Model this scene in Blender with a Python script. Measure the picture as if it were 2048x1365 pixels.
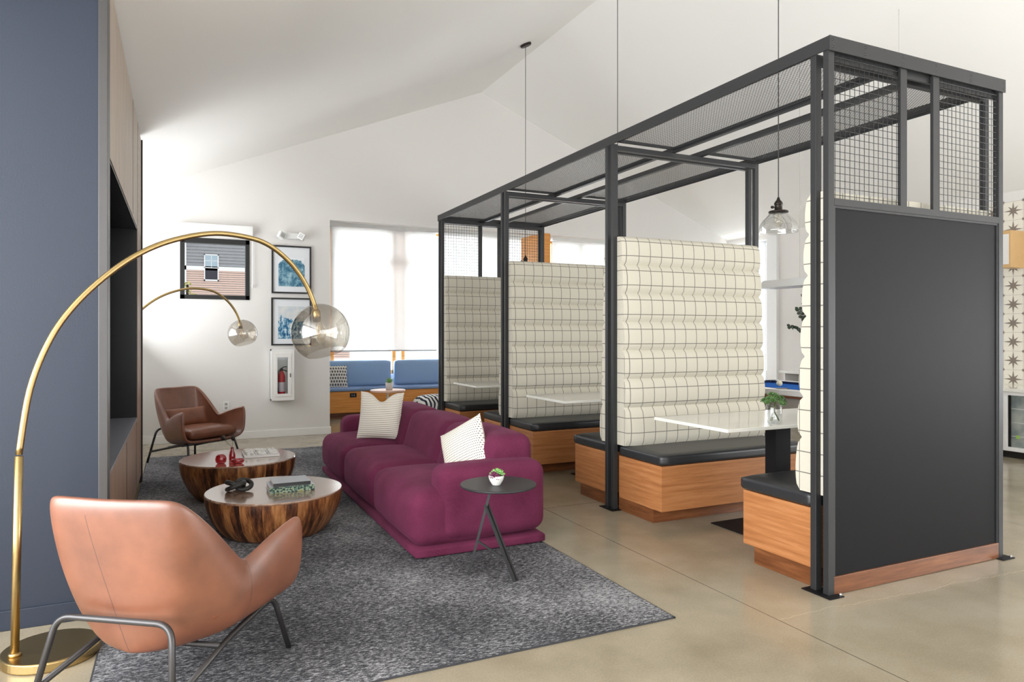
import bpy, math, random
from mathutils import Vector, Matrix
random.seed(7)
for o in list(bpy.data.objects): bpy.data.objects.remove(o, do_unlink=True)
SC = bpy.context.scene
COL = SC.collection
PI = math.pi

# ------------------------------------------------------------------ camera
F = 1406.0
YAW = math.atan(666.0 / F)
cd = bpy.data.cameras.new('camera'); cam = bpy.data.objects.new('camera', cd); COL.objects.link(cam)
cd.sensor_width = 36.0; cd.lens = F / 2048 * 36.0
cd.shift_y = -12.5 / 2048
cd.clip_start = 0.05; cd.clip_end = 200
cam.location = (0, 0, 1.25)
cam.rotation_euler = (PI / 2, 0, -YAW)
SC.camera = cam

# ------------------------------------------------------------------ colour management
vs = SC.view_settings
SC.display_settings.display_device = 'sRGB'
vs.view_transform = 'Standard'; vs.look = 'None'; vs.gamma = 1.0; vs.use_curve_mapping = False
vs.exposure = 0.15

# ------------------------------------------------------------------ world (bright overcast sky)
W = bpy.data.worlds.new('sky'); SC.world = W; W.use_nodes = True
bg = W.node_tree.nodes['Background']
bg.inputs[0].default_value = (0.93, 0.97, 1.0, 1); bg.inputs[1].default_value = 1.2

# ------------------------------------------------------------------ daylight at the windows, plus added fill from behind and right
def area(name, loc, rot, sx, sy, power, col=(1, 1, 1)):
    l = bpy.data.lights.new(name, 'AREA'); l.shape = 'RECTANGLE'; l.size = sx; l.size_y = sy
    l.energy = power; l.color = col
    o = bpy.data.objects.new(name, l); COL.objects.link(o); o.location = loc; o.rotation_euler = rot
    return o
DAY = (0.945, 0.972, 1.0)
area('daylight_left_window', (-2.42, 0.2, 1.45), (0, -PI / 2 - 0.25, 0), 2.3, 6.2, 455, DAY)
area('added_back_fill', (2.6, -6.92, 1.8), (PI / 2 + 0.2, 0, 0), 9.0, 2.8, 200, DAY)  # added fill, as from an invented window wall behind the camera
area('added_right_fill', (8.12, -1.2, 1.5), (0, PI / 2 + 0.6, 0), 2.0, 7.0, 430, DAY)  # added fill before the solid right wall, tilted up to brighten the ceiling
area('daylight_alcove_window', (5.0, 11.75, 1.7), (-PI / 2, 0, 0), 6.4, 2.8, 780, DAY)
area('daylight_nook_window', (-0.97, 7.80, 1.75), (0, -PI / 2 - 0.75, 0), 1.9, 1.9, 62, DAY)
area('daylight_far_right_window', (8.75, 8.6, 1.6), (0, PI / 2, 0), 2.6, 1.6, 260, DAY)

# ------------------------------------------------------------------ materials
def lin(c):
    c = c / 255.0
    return c / 12.92 if c <= 0.04045 else ((c + 0.055) / 1.055) ** 2.4
def rgb(r, g, b): return (lin(r), lin(g), lin(b), 1.0)
class NT:
    def __init__(s, m): s.t = m.node_tree; s.n = s.t.nodes; s.l = s.t.links
    def add(s, ty, **k):
        n = s.n.new(ty)
        for a, v in k.items(): setattr(n, a, v)
        return n
    def link(s, a, b): s.l.new(a, b)
    def math(s, op, a, b=None, c=None):
        n = s.n.new('ShaderNodeMath'); n.operation = op
        for i, v in enumerate((a, b, c)):
            if v is None: continue
            if hasattr(v, 'links'): s.l.new(v, n.inputs[i])
            else: n.inputs[i].default_value = v
        return n.outputs[0]
    def mix(s, fac, a, b):
        n = s.n.new('ShaderNodeMix'); n.data_type = 'RGBA'
        for i, v in ((0, fac), (6, a), (7, b)):
            if hasattr(v, 'links'): s.l.new(v, n.inputs[i])
            else: n.inputs[i].default_value = v
        return n.outputs[2]
    def noise(s, scale, vec=None, detail=4, rough=0.55, sc=(1, 1, 1)):
        if vec is None: vec = s.obj()
        mp = s.n.new('ShaderNodeMapping'); mp.inputs['Scale'].default_value = sc; s.l.new(vec, mp.inputs[0])
        n = s.n.new('ShaderNodeTexNoise'); n.inputs['Scale'].default_value = scale
        n.inputs['Detail'].default_value = detail; n.inputs['Roughness'].default_value = rough
        s.l.new(mp.outputs[0], n.inputs['Vector']); return n.outputs[0]
    def obj(s):
        n = s.n.new('ShaderNodeTexCoord'); return n.outputs['Object']
    def ramp(s, fac, stops):
        n = s.n.new('ShaderNodeValToRGB'); s.l.new(fac, n.inputs[0]); cr = n.color_ramp
        while len(cr.elements) < len(stops): cr.elements.new(0.5)
        for e, (p, c) in zip(cr.elements, stops): e.position = p; e.color = c
        return n.outputs[0]
    def bump(s, h, strength, dist=0.01):
        n = s.n.new('ShaderNodeBump'); n.inputs['Strength'].default_value = strength; n.inputs['Distance'].default_value = dist
        s.l.new(h, n.inputs['Height']); s.l.new(n.outputs[0], s.bsdf.inputs['Normal'])
def mat(name, col=(0.5, 0.5, 0.5, 1), rough=0.6, metal=0.0, spec=0.5, **k):
    m = bpy.data.materials.new(name); m.use_nodes = True
    b = m.node_tree.nodes['Principled BSDF']
    b.inputs['Base Color'].default_value = col; b.inputs['Roughness'].default_value = rough
    b.inputs['Metallic'].default_value = metal; b.inputs['Specular IOR Level'].default_value = spec
    for a, v in k.items(): b.inputs[a.replace('_', ' ')].default_value = v
    nt = NT(m); nt.bsdf = b
    return m, nt
def simple(name, col, rough=0.6, metal=0.0, spec=0.5, var=0.06, scale=30, bump=0.0, **k):
    m, t = mat(name, col, rough, metal, spec, **k)
    if var:
        f = t.noise(scale)
        a = tuple(min(1, c * (1 - var)) for c in col[:3]) + (1,); b = tuple(min(1, c * (1 + var)) for c in col[:3]) + (1,)
        t.link(t.mix(f, a, b), t.bsdf.inputs['Base Color'])
        if bump: t.bump(f, bump, 0.002)
    return m
def thin_glass(name, tint, gloss=0.06, ior=1.5):
    m = bpy.data.materials.new(name); m.use_nodes = True; t = NT(m); n = t.n
    n.clear()
    out = n.new('ShaderNodeOutputMaterial'); tr = n.new('ShaderNodeBsdfTransparent'); tr.inputs[0].default_value = tint
    gl = n.new('ShaderNodeBsdfGlossy'); gl.inputs['Roughness'].default_value = 0.03
    lw = n.new('ShaderNodeLayerWeight'); lw.inputs[0].default_value = 0.5
    fac = t.math('ADD', t.math('MULTIPLY', t.math('POWER', lw.outputs['Facing'], 4.0), 0.75), gloss)
    mx = n.new('ShaderNodeMixShader'); t.link(fac, mx.inputs[0]); t.link(tr.outputs[0], mx.inputs[1]); t.link(gl.outputs[0], mx.inputs[2])
    t.link(mx.outputs[0], out.inputs[0]); return m
def wood(name, c1, c2, c3, rough=0.4, sc=(1.2, 1.2, 26), scale=2.2, spec=0.4, fine=(4, 4, 160)):
    m, t = mat(name, c1, rough, 0, spec)
    a = t.noise(scale, sc=sc, detail=6, rough=0.6); b = t.noise(3.0, sc=fine, detail=3)
    f = t.math('ADD', t.math('MULTIPLY', a, 0.72), t.math('MULTIPLY', b, 0.28))
    t.link(t.ramp(f, [(0.3, c1), (0.52, c2), (0.7, c3)]), t.bsdf.inputs['Base Color'])
    t.bump(b, 0.08, 0.001); return m

M = {}
M['wall'] = simple('wall_paint', rgb(227, 224, 220), 0.75, spec=0.2, var=0.012, scale=3)
M['ceiling'] = simple('ceiling_paint', rgb(242, 240, 236), 0.8, spec=0.15, var=0.01, scale=2)
M['trim'] = simple('trim_paint', rgb(238, 236, 232), 0.5, var=0.01)
M['blue_wall'] = simple('slate_blue_paint', rgb(40, 46, 58), 0.5, spec=0.35, var=0.10, scale=140, bump=0.25)
M['steel_edge'] = simple('steel_edge', rgb(84, 82, 82), 0.4, 0.6, var=0.06, scale=12)
M['black_steel'] = simple('black_powder_steel', rgb(50, 50, 51), 0.45, 0.2, 0.4, var=0.05, scale=60)
M['black_panel'] = simple('black_linen_panel', rgb(20, 20, 22), 0.6, 0, 0.18, var=0.18, scale=14)
M['oak'] = wood('warm_oak_veneer', rgb(150, 94, 54), rgb(178, 118, 72), rgb(196, 138, 92), 0.38)
M['alcove_oak'] = wood('honey_oak_veneer', rgb(200, 128, 54), rgb(222, 150, 72), rgb(234, 168, 94), 0.4)
M['walnut'] = wood('walnut_kick', rgb(80, 44, 24), rgb(116, 70, 40), rgb(144, 92, 56), 0.35, sc=(1.5, 1.5, 16))
M['greige_wood'] = wood('greige_wood', rgb(150, 134, 118), rgb(172, 157, 142), rgb(188, 175, 160), 0.5, sc=(14, 14, 1.2), fine=(90, 90, 3))
M['media_wood'] = wood('brown_media_wood', rgb(112, 84, 66), rgb(140, 110, 90), rgb(160, 130, 108), 0.4, sc=(14, 14, 1.2), fine=(90, 90, 3))
M['black_lacquer'] = simple('black_lacquer', rgb(24, 24, 25), 0.25, var=0.04)
M['screen'] = simple('tv_screen', rgb(10, 12, 15), 0.12, var=0.0)
M['grey_shelf'] = simple('grey_shelf', rgb(120, 122, 132), 0.35, var=0.05)
M['brass'] = simple('brushed_brass', rgb(184, 158, 108), 0.30, 1.0, var=0.07, scale=90)
M['leather'], t = mat('tan_leather', rgb(150, 86, 50), 0.34, 0, 0.6)
f = t.noise(6, detail=5); g = t.noise(260, detail=2)
t.link(t.ramp(f, [(0.3, rgb(104, 60, 40)), (0.7, rgb(132, 80, 56))]), t.bsdf.inputs['Base Color']); t.bump(g, 0.12, 0.001)
M['leather_shell'], t = mat('tan_leather_seamed', rgb(150, 86, 50), 0.42, 0, 0.8, Coat_Weight=0.35, Coat_Roughness=0.3)
f = t.noise(6, detail=5); g = t.noise(260, detail=2)
sep = t.add('ShaderNodeSeparateXYZ'); t.link(t.obj(), sep.inputs[0]); X, Y, Z = sep.outputs
yc_ = t.math('MULTIPLY', t.math('SUBTRACT', Z, 0.20), 0.15)
s1 = t.math('MULTIPLY', t.math('LESS_THAN', t.math('ABSOLUTE', t.math('SUBTRACT', Y, yc_)), 0.0013), t.math('MULTIPLY', t.math('LESS_THAN', X, -0.15), t.math('LESS_THAN', Z, 0.67)))
s2 = t.math('MULTIPLY', t.math('LESS_THAN', t.math('ABSOLUTE', t.math('ADD', X, 0.05)), 0.0011), t.math('GREATER_THAN', t.math('ABSOLUTE', Y), 0.22))
sm_ = t.math('MAXIMUM', s1, s2)
t.link(t.mix(t.math('MULTIPLY', sm_, 0.8), t.ramp(f, [(0.3, rgb(104, 60, 40)), (0.7, rgb(132, 80, 56))]), rgb(52, 26, 18)), t.bsdf.inputs['Base Color']); t.bump(g, 0.12, 0.001)
M['leather_seam'] = simple('leather_seam', rgb(70, 36, 22), 0.5, var=0.05)
M['chair_tube'] = simple('gunmetal_tube', rgb(74, 72, 72), 0.35, 0.7, var=0.04)
M['plum'], t = mat('plum_wool', rgb(104, 42, 72), 0.92, 0, 0.15, Sheen_Weight=0.2, Sheen_Roughness=0.45)
t.bsdf.inputs['Sheen Tint'].default_value = rgb(170, 110, 140)
f = t.noise(420, detail=2); g = t.noise(5)
t.link(t.ramp(t.math('ADD', t.math('MULTIPLY', f, 0.6), t.math('MULTIPLY', g, 0.4)), [(0.35, rgb(80, 28, 50)), (0.65, rgb(112, 48, 76))]), t.bsdf.inputs['Base Color']); t.bump(f, 0.3, 0.001)
M['blue_fabric'] = simple('blue_wool', rgb(146, 176, 214), 0.9, spec=0.15, var=0.12, scale=300, bump=0.2)
M['blue_vinyl'] = simple('blue_vinyl', rgb(122, 150, 194), 0.4, var=0.03)
M['black_vinyl'] = simple('black_vinyl', rgb(44, 45, 47), 0.36, spec=0.5, var=0.15, scale=18, bump=0.15)
M['quartz'] = simple('white_quartz', rgb(226, 224, 216), 0.08, spec=0.6, var=0.03, scale=60)
M['white_metal'] = simple('white_enamel', rgb(232, 232, 230), 0.35, var=0.01)
M['ceramic'] = simple('white_ceramic', rgb(226, 224, 220), 0.45, var=0.03, scale=40)
M['pink_wood'] = simple('pale_pink_top', rgb(226, 188, 170), 0.4, var=0.04)
M['black_gloss'] = simple('black_gloss', rgb(22, 22, 22), 0.25, var=0.05)
M['black_iron'] = simple('black_iron', rgb(44, 42, 40), 0.5, 0.3, var=0.2, scale=60, bump=0.3)
M['bronze'] = simple('dark_bronze', rgb(46, 38, 34), 0.4, 0.6, var=0.1)
M['cord'] = simple('grey_cord', rgb(70, 68, 66), 0.8, var=0.05)
M['frame_black'] = simple('black_window_frame', rgb(22, 22, 22), 0.5, var=0.03)
M['paper'] = simple('white_mat_board', rgb(226, 229, 232), 0.7, var=0.01)
M['red'] = simple('red_enamel', rgb(186, 20, 34), 0.3, var=0.03)
M['label'] = simple('extinguisher_label', rgb(205, 195, 200), 0.5, var=0.2, scale=60)
M['chrome'] = simple('chrome', rgb(190, 190, 190), 0.2, 1.0, var=0.02)
M['red_glass'] = thin_glass('rose_glass', (0.80, 0.33, 0.36, 1), 0.10)
M['clear_glass'] = thin_glass('clear_glass', (0.96, 0.97, 0.97, 1), 0.04)
M['seeded_glass'] = thin_glass('seeded_glass', (0.86, 0.87, 0.87, 1), 0.2)
M['smoke_glass'] = thin_glass('smoked_glass', (0.76, 0.725, 0.67, 1), 0.17)
M['window_glass'] = thin_glass('window_glass', (0.97, 0.98, 0.98, 1), 0.0)
M['green_leaf'] = simple('green_leaf', rgb(84, 118, 62), 0.5, var=0.35, scale=40)
M['dark_leaf'] = simple('dark_eucalyptus_leaf', rgb(62, 76, 62), 0.5, var=0.35, scale=30)
M['light_leaf'] = simple('light_green_leaf', rgb(140, 188, 110), 0.5, var=0.25, scale=40)
M['purple_leaf'] = simple('purple_leaf', rgb(110, 40, 78), 0.5, var=0.2, scale=40)
M['yellow_leaf'] = simple('yellow_green_leaf', rgb(176, 182, 60), 0.5, var=0.25, scale=10)
M['stem'] = simple('green_stem', rgb(86, 92, 50), 0.6, var=0.1)
M['felt'] = simple('blue_felt', rgb(34, 104, 196), 0.95, spec=0.1, var=0.03, scale=200)
M['rail_navy'] = simple('navy_cushion', rgb(18, 36, 76), 0.9, var=0.03)
M['grey_body'] = simple('grey_laminate', rgb(168, 164, 156), 0.5, var=0.03)
M['brown_grey'] = simple('brown_grey_wood', rgb(120, 108, 98), 0.6, var=0.05)  # brown-grey for the pool table legs and console back panel
M['ball'] = simple('cream_ball', rgb(234, 226, 190), 0.15, var=0.02)
M['concrete_pale'] = simple('pale_ground', rgb(170, 170, 165), 0.9, var=0.05)
M['siding_grey'] = simple('grey_siding', rgb(160, 160, 163), 0.8, var=0.08, scale=6)
M['siding_pink'] = simple('pink_beige_siding', rgb(228, 198, 184), 0.8, var=0.03, scale=6)
M['house_white'] = simple('house_white_trim', rgb(240, 238, 238), 0.7, var=0.01)
M['pane_blue'] = simple('pale_blue_pane', rgb(168, 186, 196), 0.3, var=0.1)
M['pane_dark'] = simple('dark_pane', rgb(48, 44, 58), 0.3, var=0.2)
M['bulb'] = thin_glass('bulb_glass', (0.98, 0.95, 0.88, 1), 0.08)
M['filament'] = simple('bulb_filament', rgb(240, 200, 140), 0.4, var=0.0)

# polished concrete floor with saw-cut joints and a hairline crack
M['floor'], t = mat('polished_concrete', rgb(158, 148, 130), 0.2, 0, 0.55)
o_ = t.obj(); sep = t.add('ShaderNodeSeparateXYZ'); t.link(o_, sep.inputs[0]); X, Y = sep.outputs[0], sep.outputs[1]
big = t.noise(0.7, detail=6, rough=0.6); fine = t.noise(120, detail=2); mid = t.noise(4, detail=5)
fsum = t.math('ADD', t.math('ADD', t.math('MULTIPLY', big, 0.55), t.math('MULTIPLY', mid, 0.25)), t.math('MULTIPLY', fine, 0.20))
colr = t.ramp(fsum, [(0.32, rgb(126, 116, 96)), (0.5, rgb(152, 141, 120)), (0.68, rgb(170, 161, 143))])
def jline(c, pos, w=0.004): return t.math('LESS_THAN', t.math('ABSOLUTE', t.math('SUBTRACT', c, pos)), w)
lines = None
for c, p in ((X, 2.372), (X, 5.0), (X, -1.0), (Y, 4.47), (Y, 1.2), (Y, 7.8)):
    j = jline(c, p, 0.0028); lines = j if lines is None else t.math('MAXIMUM', lines, j)
colr = t.mix(t.math('MULTIPLY', lines, 0.8), colr, rgb(74, 66, 54))
wob = t.noise(3.2, sc=(1, 0, 0), detail=6, rough=0.7)
cy = t.math('ADD', t.math('MULTIPLY', t.math('SUBTRACT', wob, 0.5), 0.16), t.math('ADD', 2.29, t.math('MULTIPLY', t.math('SUBTRACT', X, 2.4), -0.05)))
cr = t.math('MULTIPLY', t.math('LESS_THAN', t.math('ABSOLUTE', t.math('SUBTRACT', Y, cy)), 0.0022), t.math('GREATER_THAN', X, 2.375))
cr = t.math('MULTIPLY', cr, t.math('LESS_THAN', X, 4.2))
colr = t.mix(t.math('MULTIPLY', cr, 0.4), colr, rgb(206, 190, 160))
t.link(colr, t.bsdf.inputs['Base Color'])
t.link(t.math('ADD', 0.10, t.math('MULTIPLY', mid, 0.16)), t.bsdf.inputs['Roughness'])

# heathered rug, streaks run across (along x)
M['rug'], t = mat('heathered_rug', rgb(80, 80, 84), 0.97, 0, 0.1)
a = t.noise(9, sc=(3.2, 16, 1), detail=5, rough=0.75); b = t.noise(70, sc=(1, 2.2, 1), detail=3, rough=0.8); c = t.noise(1.1, detail=3)
f = t.math('ADD', t.math('ADD', t.math('MULTIPLY', a, 0.36), t.math('MULTIPLY', b, 0.44)), t.math('MULTIPLY', c, 0.20))
t.link(t.ramp(f, [(0.41, rgb(34, 34, 37)), (0.50, rgb(82, 82, 85)), (0.58, rgb(170, 169, 171))]), t.bsdf.inputs['Base Color']); t.bump(b, 0.6, 0.004)
M['rug_edge'] = simple('rug_binding', rgb(52, 52, 55), 0.9, var=0.1)

# windowpane check upholstery
M['check'], t = mat('cream_check_fabric', rgb(216, 210, 196), 0.85, 0, 0.2)
o_ = t.obj(); sep = t.add('ShaderNodeSeparateXYZ'); t.link(o_, sep.inputs[0])
geo = t.add('ShaderNodeNewGeometry'); sn = t.add('ShaderNodeSeparateXYZ'); t.link(geo.outputs['True Normal'], sn.inputs[0])
def gl(c, per, off, w):
    fr = t.math('FRACT', t.math('ADD', t.math('DIVIDE', c, per), off)); return t.math('LESS_THAN', fr, w)
lx = t.math('MULTIPLY', gl(sep.outputs[0], 0.0985, 0.35, 0.055), t.math('LESS_THAN', t.math('ABSOLUTE', sn.outputs[0]), 0.6))
ly = t.math('MULTIPLY', gl(sep.outputs[1], 0.0985, 0.5, 0.045), t.math('GREATER_THAN', t.math('ABSOLUTE', sn.outputs[0]), 0.6))
lz = gl(sep.outputs[2], 0.1043, 0.66, 0.052)
ln = t.math('MAXIMUM', t.math('MAXIMUM', lx, ly), lz)
nz = t.noise(300)
base = t.mix(nz, rgb(192, 186, 170), rgb(205, 200, 186))
t.link(t.mix(t.math('MULTIPLY', ln, 0.78), base, rgb(74, 70, 66)), t.bsdf.inputs['Base Color']); t.bump(nz, 0.2, 0.001)

def dotted(name, basec, dot, px, py, rad, stagger=0.5, elong=1.0):
    m, t = mat(name, basec, 0.9, 0, 0.15)
    o_ = t.obj(); sep = t.add('ShaderNodeSeparateXYZ'); t.link(o_, sep.inputs[0])
    v = t.math('DIVIDE', sep.outputs[1], py); row = t.math('FLOOR', v); fv = t.math('SUBTRACT', t.math('FRACT', v), 0.5)
    uu = t.math('ADD', t.math('DIVIDE', sep.outputs[0], px), t.math('MULTIPLY', row, stagger)); fu = t.math('SUBTRACT', t.math('FRACT', uu), 0.5)
    du = t.math('MULTIPLY', fu, px); dv = t.math('MULTIPLY', t.math('MULTIPLY', fv, py), elong)
    d = t.math('SQRT', t.math('ADD', t.math('MULTIPLY', du, du), t.math('MULTIPLY', dv, dv)))
    k = t.math('LESS_THAN', d, rad)
    t.link(t.mix(k, basec, dot), t.bsdf.inputs['Base Color']); t.bump(t.noise(200), 0.3, 0.001)
    return m
M['pillow_dot'] = dotted('cream_stitched_cotton', rgb(236, 229, 216), rgb(84, 74, 66), 0.0105, 0.0155, 0.0030)
M['pillow_print'] = dotted('block_print_cotton', rgb(224, 221, 214), rgb(96, 98, 100), 0.040, 0.050, 0.0135, 0.5, 0.75)
# striped pouf
M['pouf'], t = mat('black_white_stripe', rgb(220, 220, 220), 0.9, 0, 0.1)
wv = t.add('ShaderNodeTexWave'); wv.inputs['Scale'].default_value = 6.0; wv.inputs['Distortion'].default_value = 3.0; wv.inputs['Detail'].default_value = 1.0
t.link(t.obj(), wv.inputs['Vector'])
t.link(t.ramp(wv.outputs[0], [(0.42, rgb(50, 54, 68)), (0.5, rgb(228, 226, 222))]), t.bsdf.inputs['Base Color'])
# coffee table staves
M['staves'], t = mat('reclaimed_wood_staves', rgb(110, 66, 38), 0.38, 0, 0.5)
o_ = t.obj(); sep = t.add('ShaderNodeSeparateXYZ'); t.link(o_, sep.inputs[0])
ang = t.math('ARCTAN2', sep.outputs[1], sep.outputs[0]); st = t.math('FLOOR', t.math('MULTIPLY', ang, 6.2))
wn = t.add('ShaderNodeTexWhiteNoise', noise_dimensions='1D'); t.link(st, wn.inputs['W'])
cb = t.add('ShaderNodeCombineXYZ'); t.link(t.math('MULTIPLY', ang, 2.4), cb.inputs[0]); t.link(t.math('MULTIPLY', sep.outputs[2], 1.4), cb.inputs[1]); t.link(t.math('MULTIPLY', wn.outputs[0], 9.0), cb.inputs[2])
gr = t.noise(5.0, vec=cb.outputs[0], detail=7, rough=0.65)
f = t.math('ADD', t.math('MULTIPLY', gr, 0.84), t.math('MULTIPLY', wn.outputs[0], 0.20))
t.link(t.ramp(f, [(0.36, rgb(40, 20, 12)), (0.47, rgb(92, 52, 28)), (0.56, rgb(136, 86, 48)), (0.68, rgb(168, 116, 70))]), t.bsdf.inputs['Base Color']); t.bump(gr, 0.15, 0.003)
M['table_top'], t = mat('polished_wood_top', rgb(150, 118, 96), 0.22, 0, 0.6, Coat_Weight=1.0, Coat_Roughness=0.12, Coat_IOR=1.9)
gr = t.noise(3.5, sc=(1, 7, 1), detail=6); t.link(t.ramp(gr, [(0.3, rgb(104, 70, 50)), (0.5, rgb(146, 112, 90)), (0.7, rgb(170, 140, 118))]), t.bsdf.inputs['Base Color'])
# prints
def art(name, kind):
    m, t = mat(name, rgb(230, 233, 236), 0.6, 0, 0.2)
    o_ = t.obj(); sep = t.add('ShaderNodeSeparateXYZ'); t.link(o_, sep.inputs[0])
    n1 = t.noise(9, detail=8, rough=0.7); n2 = t.noise(26, detail=6, rough=0.7, sc=(1, 1, 0.6))
    if kind == 0:
        c = t.ramp(t.math('ADD', t.math('MULTIPLY', n1, 0.5), t.math('MULTIPLY', n2, 0.5)), [(0.36, rgb(30, 66, 92)), (0.47, rgb(74, 122, 146)), (0.56, rgb(140, 178, 192)), (0.68, rgb(196, 214, 220))])
        X, Z = sep.outputs[0], sep.outputs[2]
        top = t.math('SUBTRACT', 0.155, t.math('MULTIPLY', t.math('POWER', t.math('ABSOLUTE', t.math('DIVIDE', X, 0.16)), 4.0), 0.08))
        edge = t.math('GREATER_THAN', t.math('ADD', Z, t.math('MULTIPLY', t.math('SUBTRACT', n2, 0.5), 0.09)), top)
        t.link(t.mix(edge, c, rgb(230, 233, 236)), t.bsdf.inputs['Base Color'])
    else:
        c = t.ramp(n2, [(0.38, rgb(24, 66, 104)), (0.48, rgb(66, 128, 166)), (0.56, rgb(170, 200, 214)), (0.64, rgb(232, 232, 230))])
        fade = t.math('GREATER_THAN', t.math('ADD', sep.outputs[2], t.math('MULTIPLY', t.math('SUBTRACT', n1, 0.5), 0.5)), 0.03)
        pale = t.ramp(n1, [(0.35, rgb(190, 204, 214)), (0.6, rgb(222, 220, 216))])
        t.link(t.mix(fade, c, pale), t.bsdf.inputs['Base Color'])
    return m
M['art0'] = art('teal_peak_print', 0); M['art1'] = art('blue_wave_print', 1)
# spine of the lower book: mottled green/white/black print
M['spine'], t = mat('mottled_spine', rgb(60, 90, 80), 0.5)
n1 = t.noise(60, sc=(1, 1, 1.4), detail=2); t.link(t.ramp(n1, [(0.42, rgb(28, 36, 34)), (0.49, rgb(50, 96, 78)), (0.58, rgb(160, 168, 150)), (0.64, rgb(120, 132, 60))]), t.bsdf.inputs['Base Color'])
M['cover'] = simple('grey_book_cover', rgb(176, 178, 184), 0.35, var=0.08, scale=20)
M['pages'] = simple('book_pages', rgb(222, 214, 200), 0.8, var=0.1, scale=200)
# roller blind: translucent cloth lit by the sky behind it
M['blind'] = bpy.data.materials.new('roller_blind_cloth'); M['blind'].use_nodes = True; t = NT(M['blind']); t.n.clear()
out = t.add('ShaderNodeOutputMaterial'); tl = t.add('ShaderNodeBsdfTranslucent'); tl.inputs[0].default_value = (0.52, 0.53, 0.53, 1)
df = t.add('ShaderNodeBsdfDiffuse'); df.inputs[0].default_value = (0.8, 0.8, 0.78, 1); mx = t.add('ShaderNodeMixShader'); mx.inputs[0].default_value = 0.35
t.link(tl.outputs[0], mx.inputs[1]); t.link(df.outputs[0], mx.inputs[2]); t.link(mx.outputs[0], out.inputs[0])
M['fridge_inside'], t = mat('fridge_shelves', rgb(190, 196, 194), 0.4)
o_ = t.obj(); sep = t.add('ShaderNodeSeparateXYZ'); t.link(o_, sep.inputs[0])
st = t.math('LESS_THAN', t.math('FRACT', t.math('DIVIDE', sep.outputs[2], 0.14)), 0.08)
t.link(t.mix(st, t.ramp(t.noise(7), [(0.35, rgb(150, 160, 160)), (0.6, rgb(206, 208, 200))]), rgb(232, 232, 226)), t.bsdf.inputs['Base Color'])
M['tile'] = simple('cream_tile', rgb(232, 226, 212), 0.3, var=0.02, scale=8)
M['tile_star'] = simple('taupe_star_glaze', rgb(132, 120, 108), 0.35, var=0.12, scale=60)
M['grout'] = simple('grout', rgb(176, 168, 158), 0.8, var=0.03)

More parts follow.
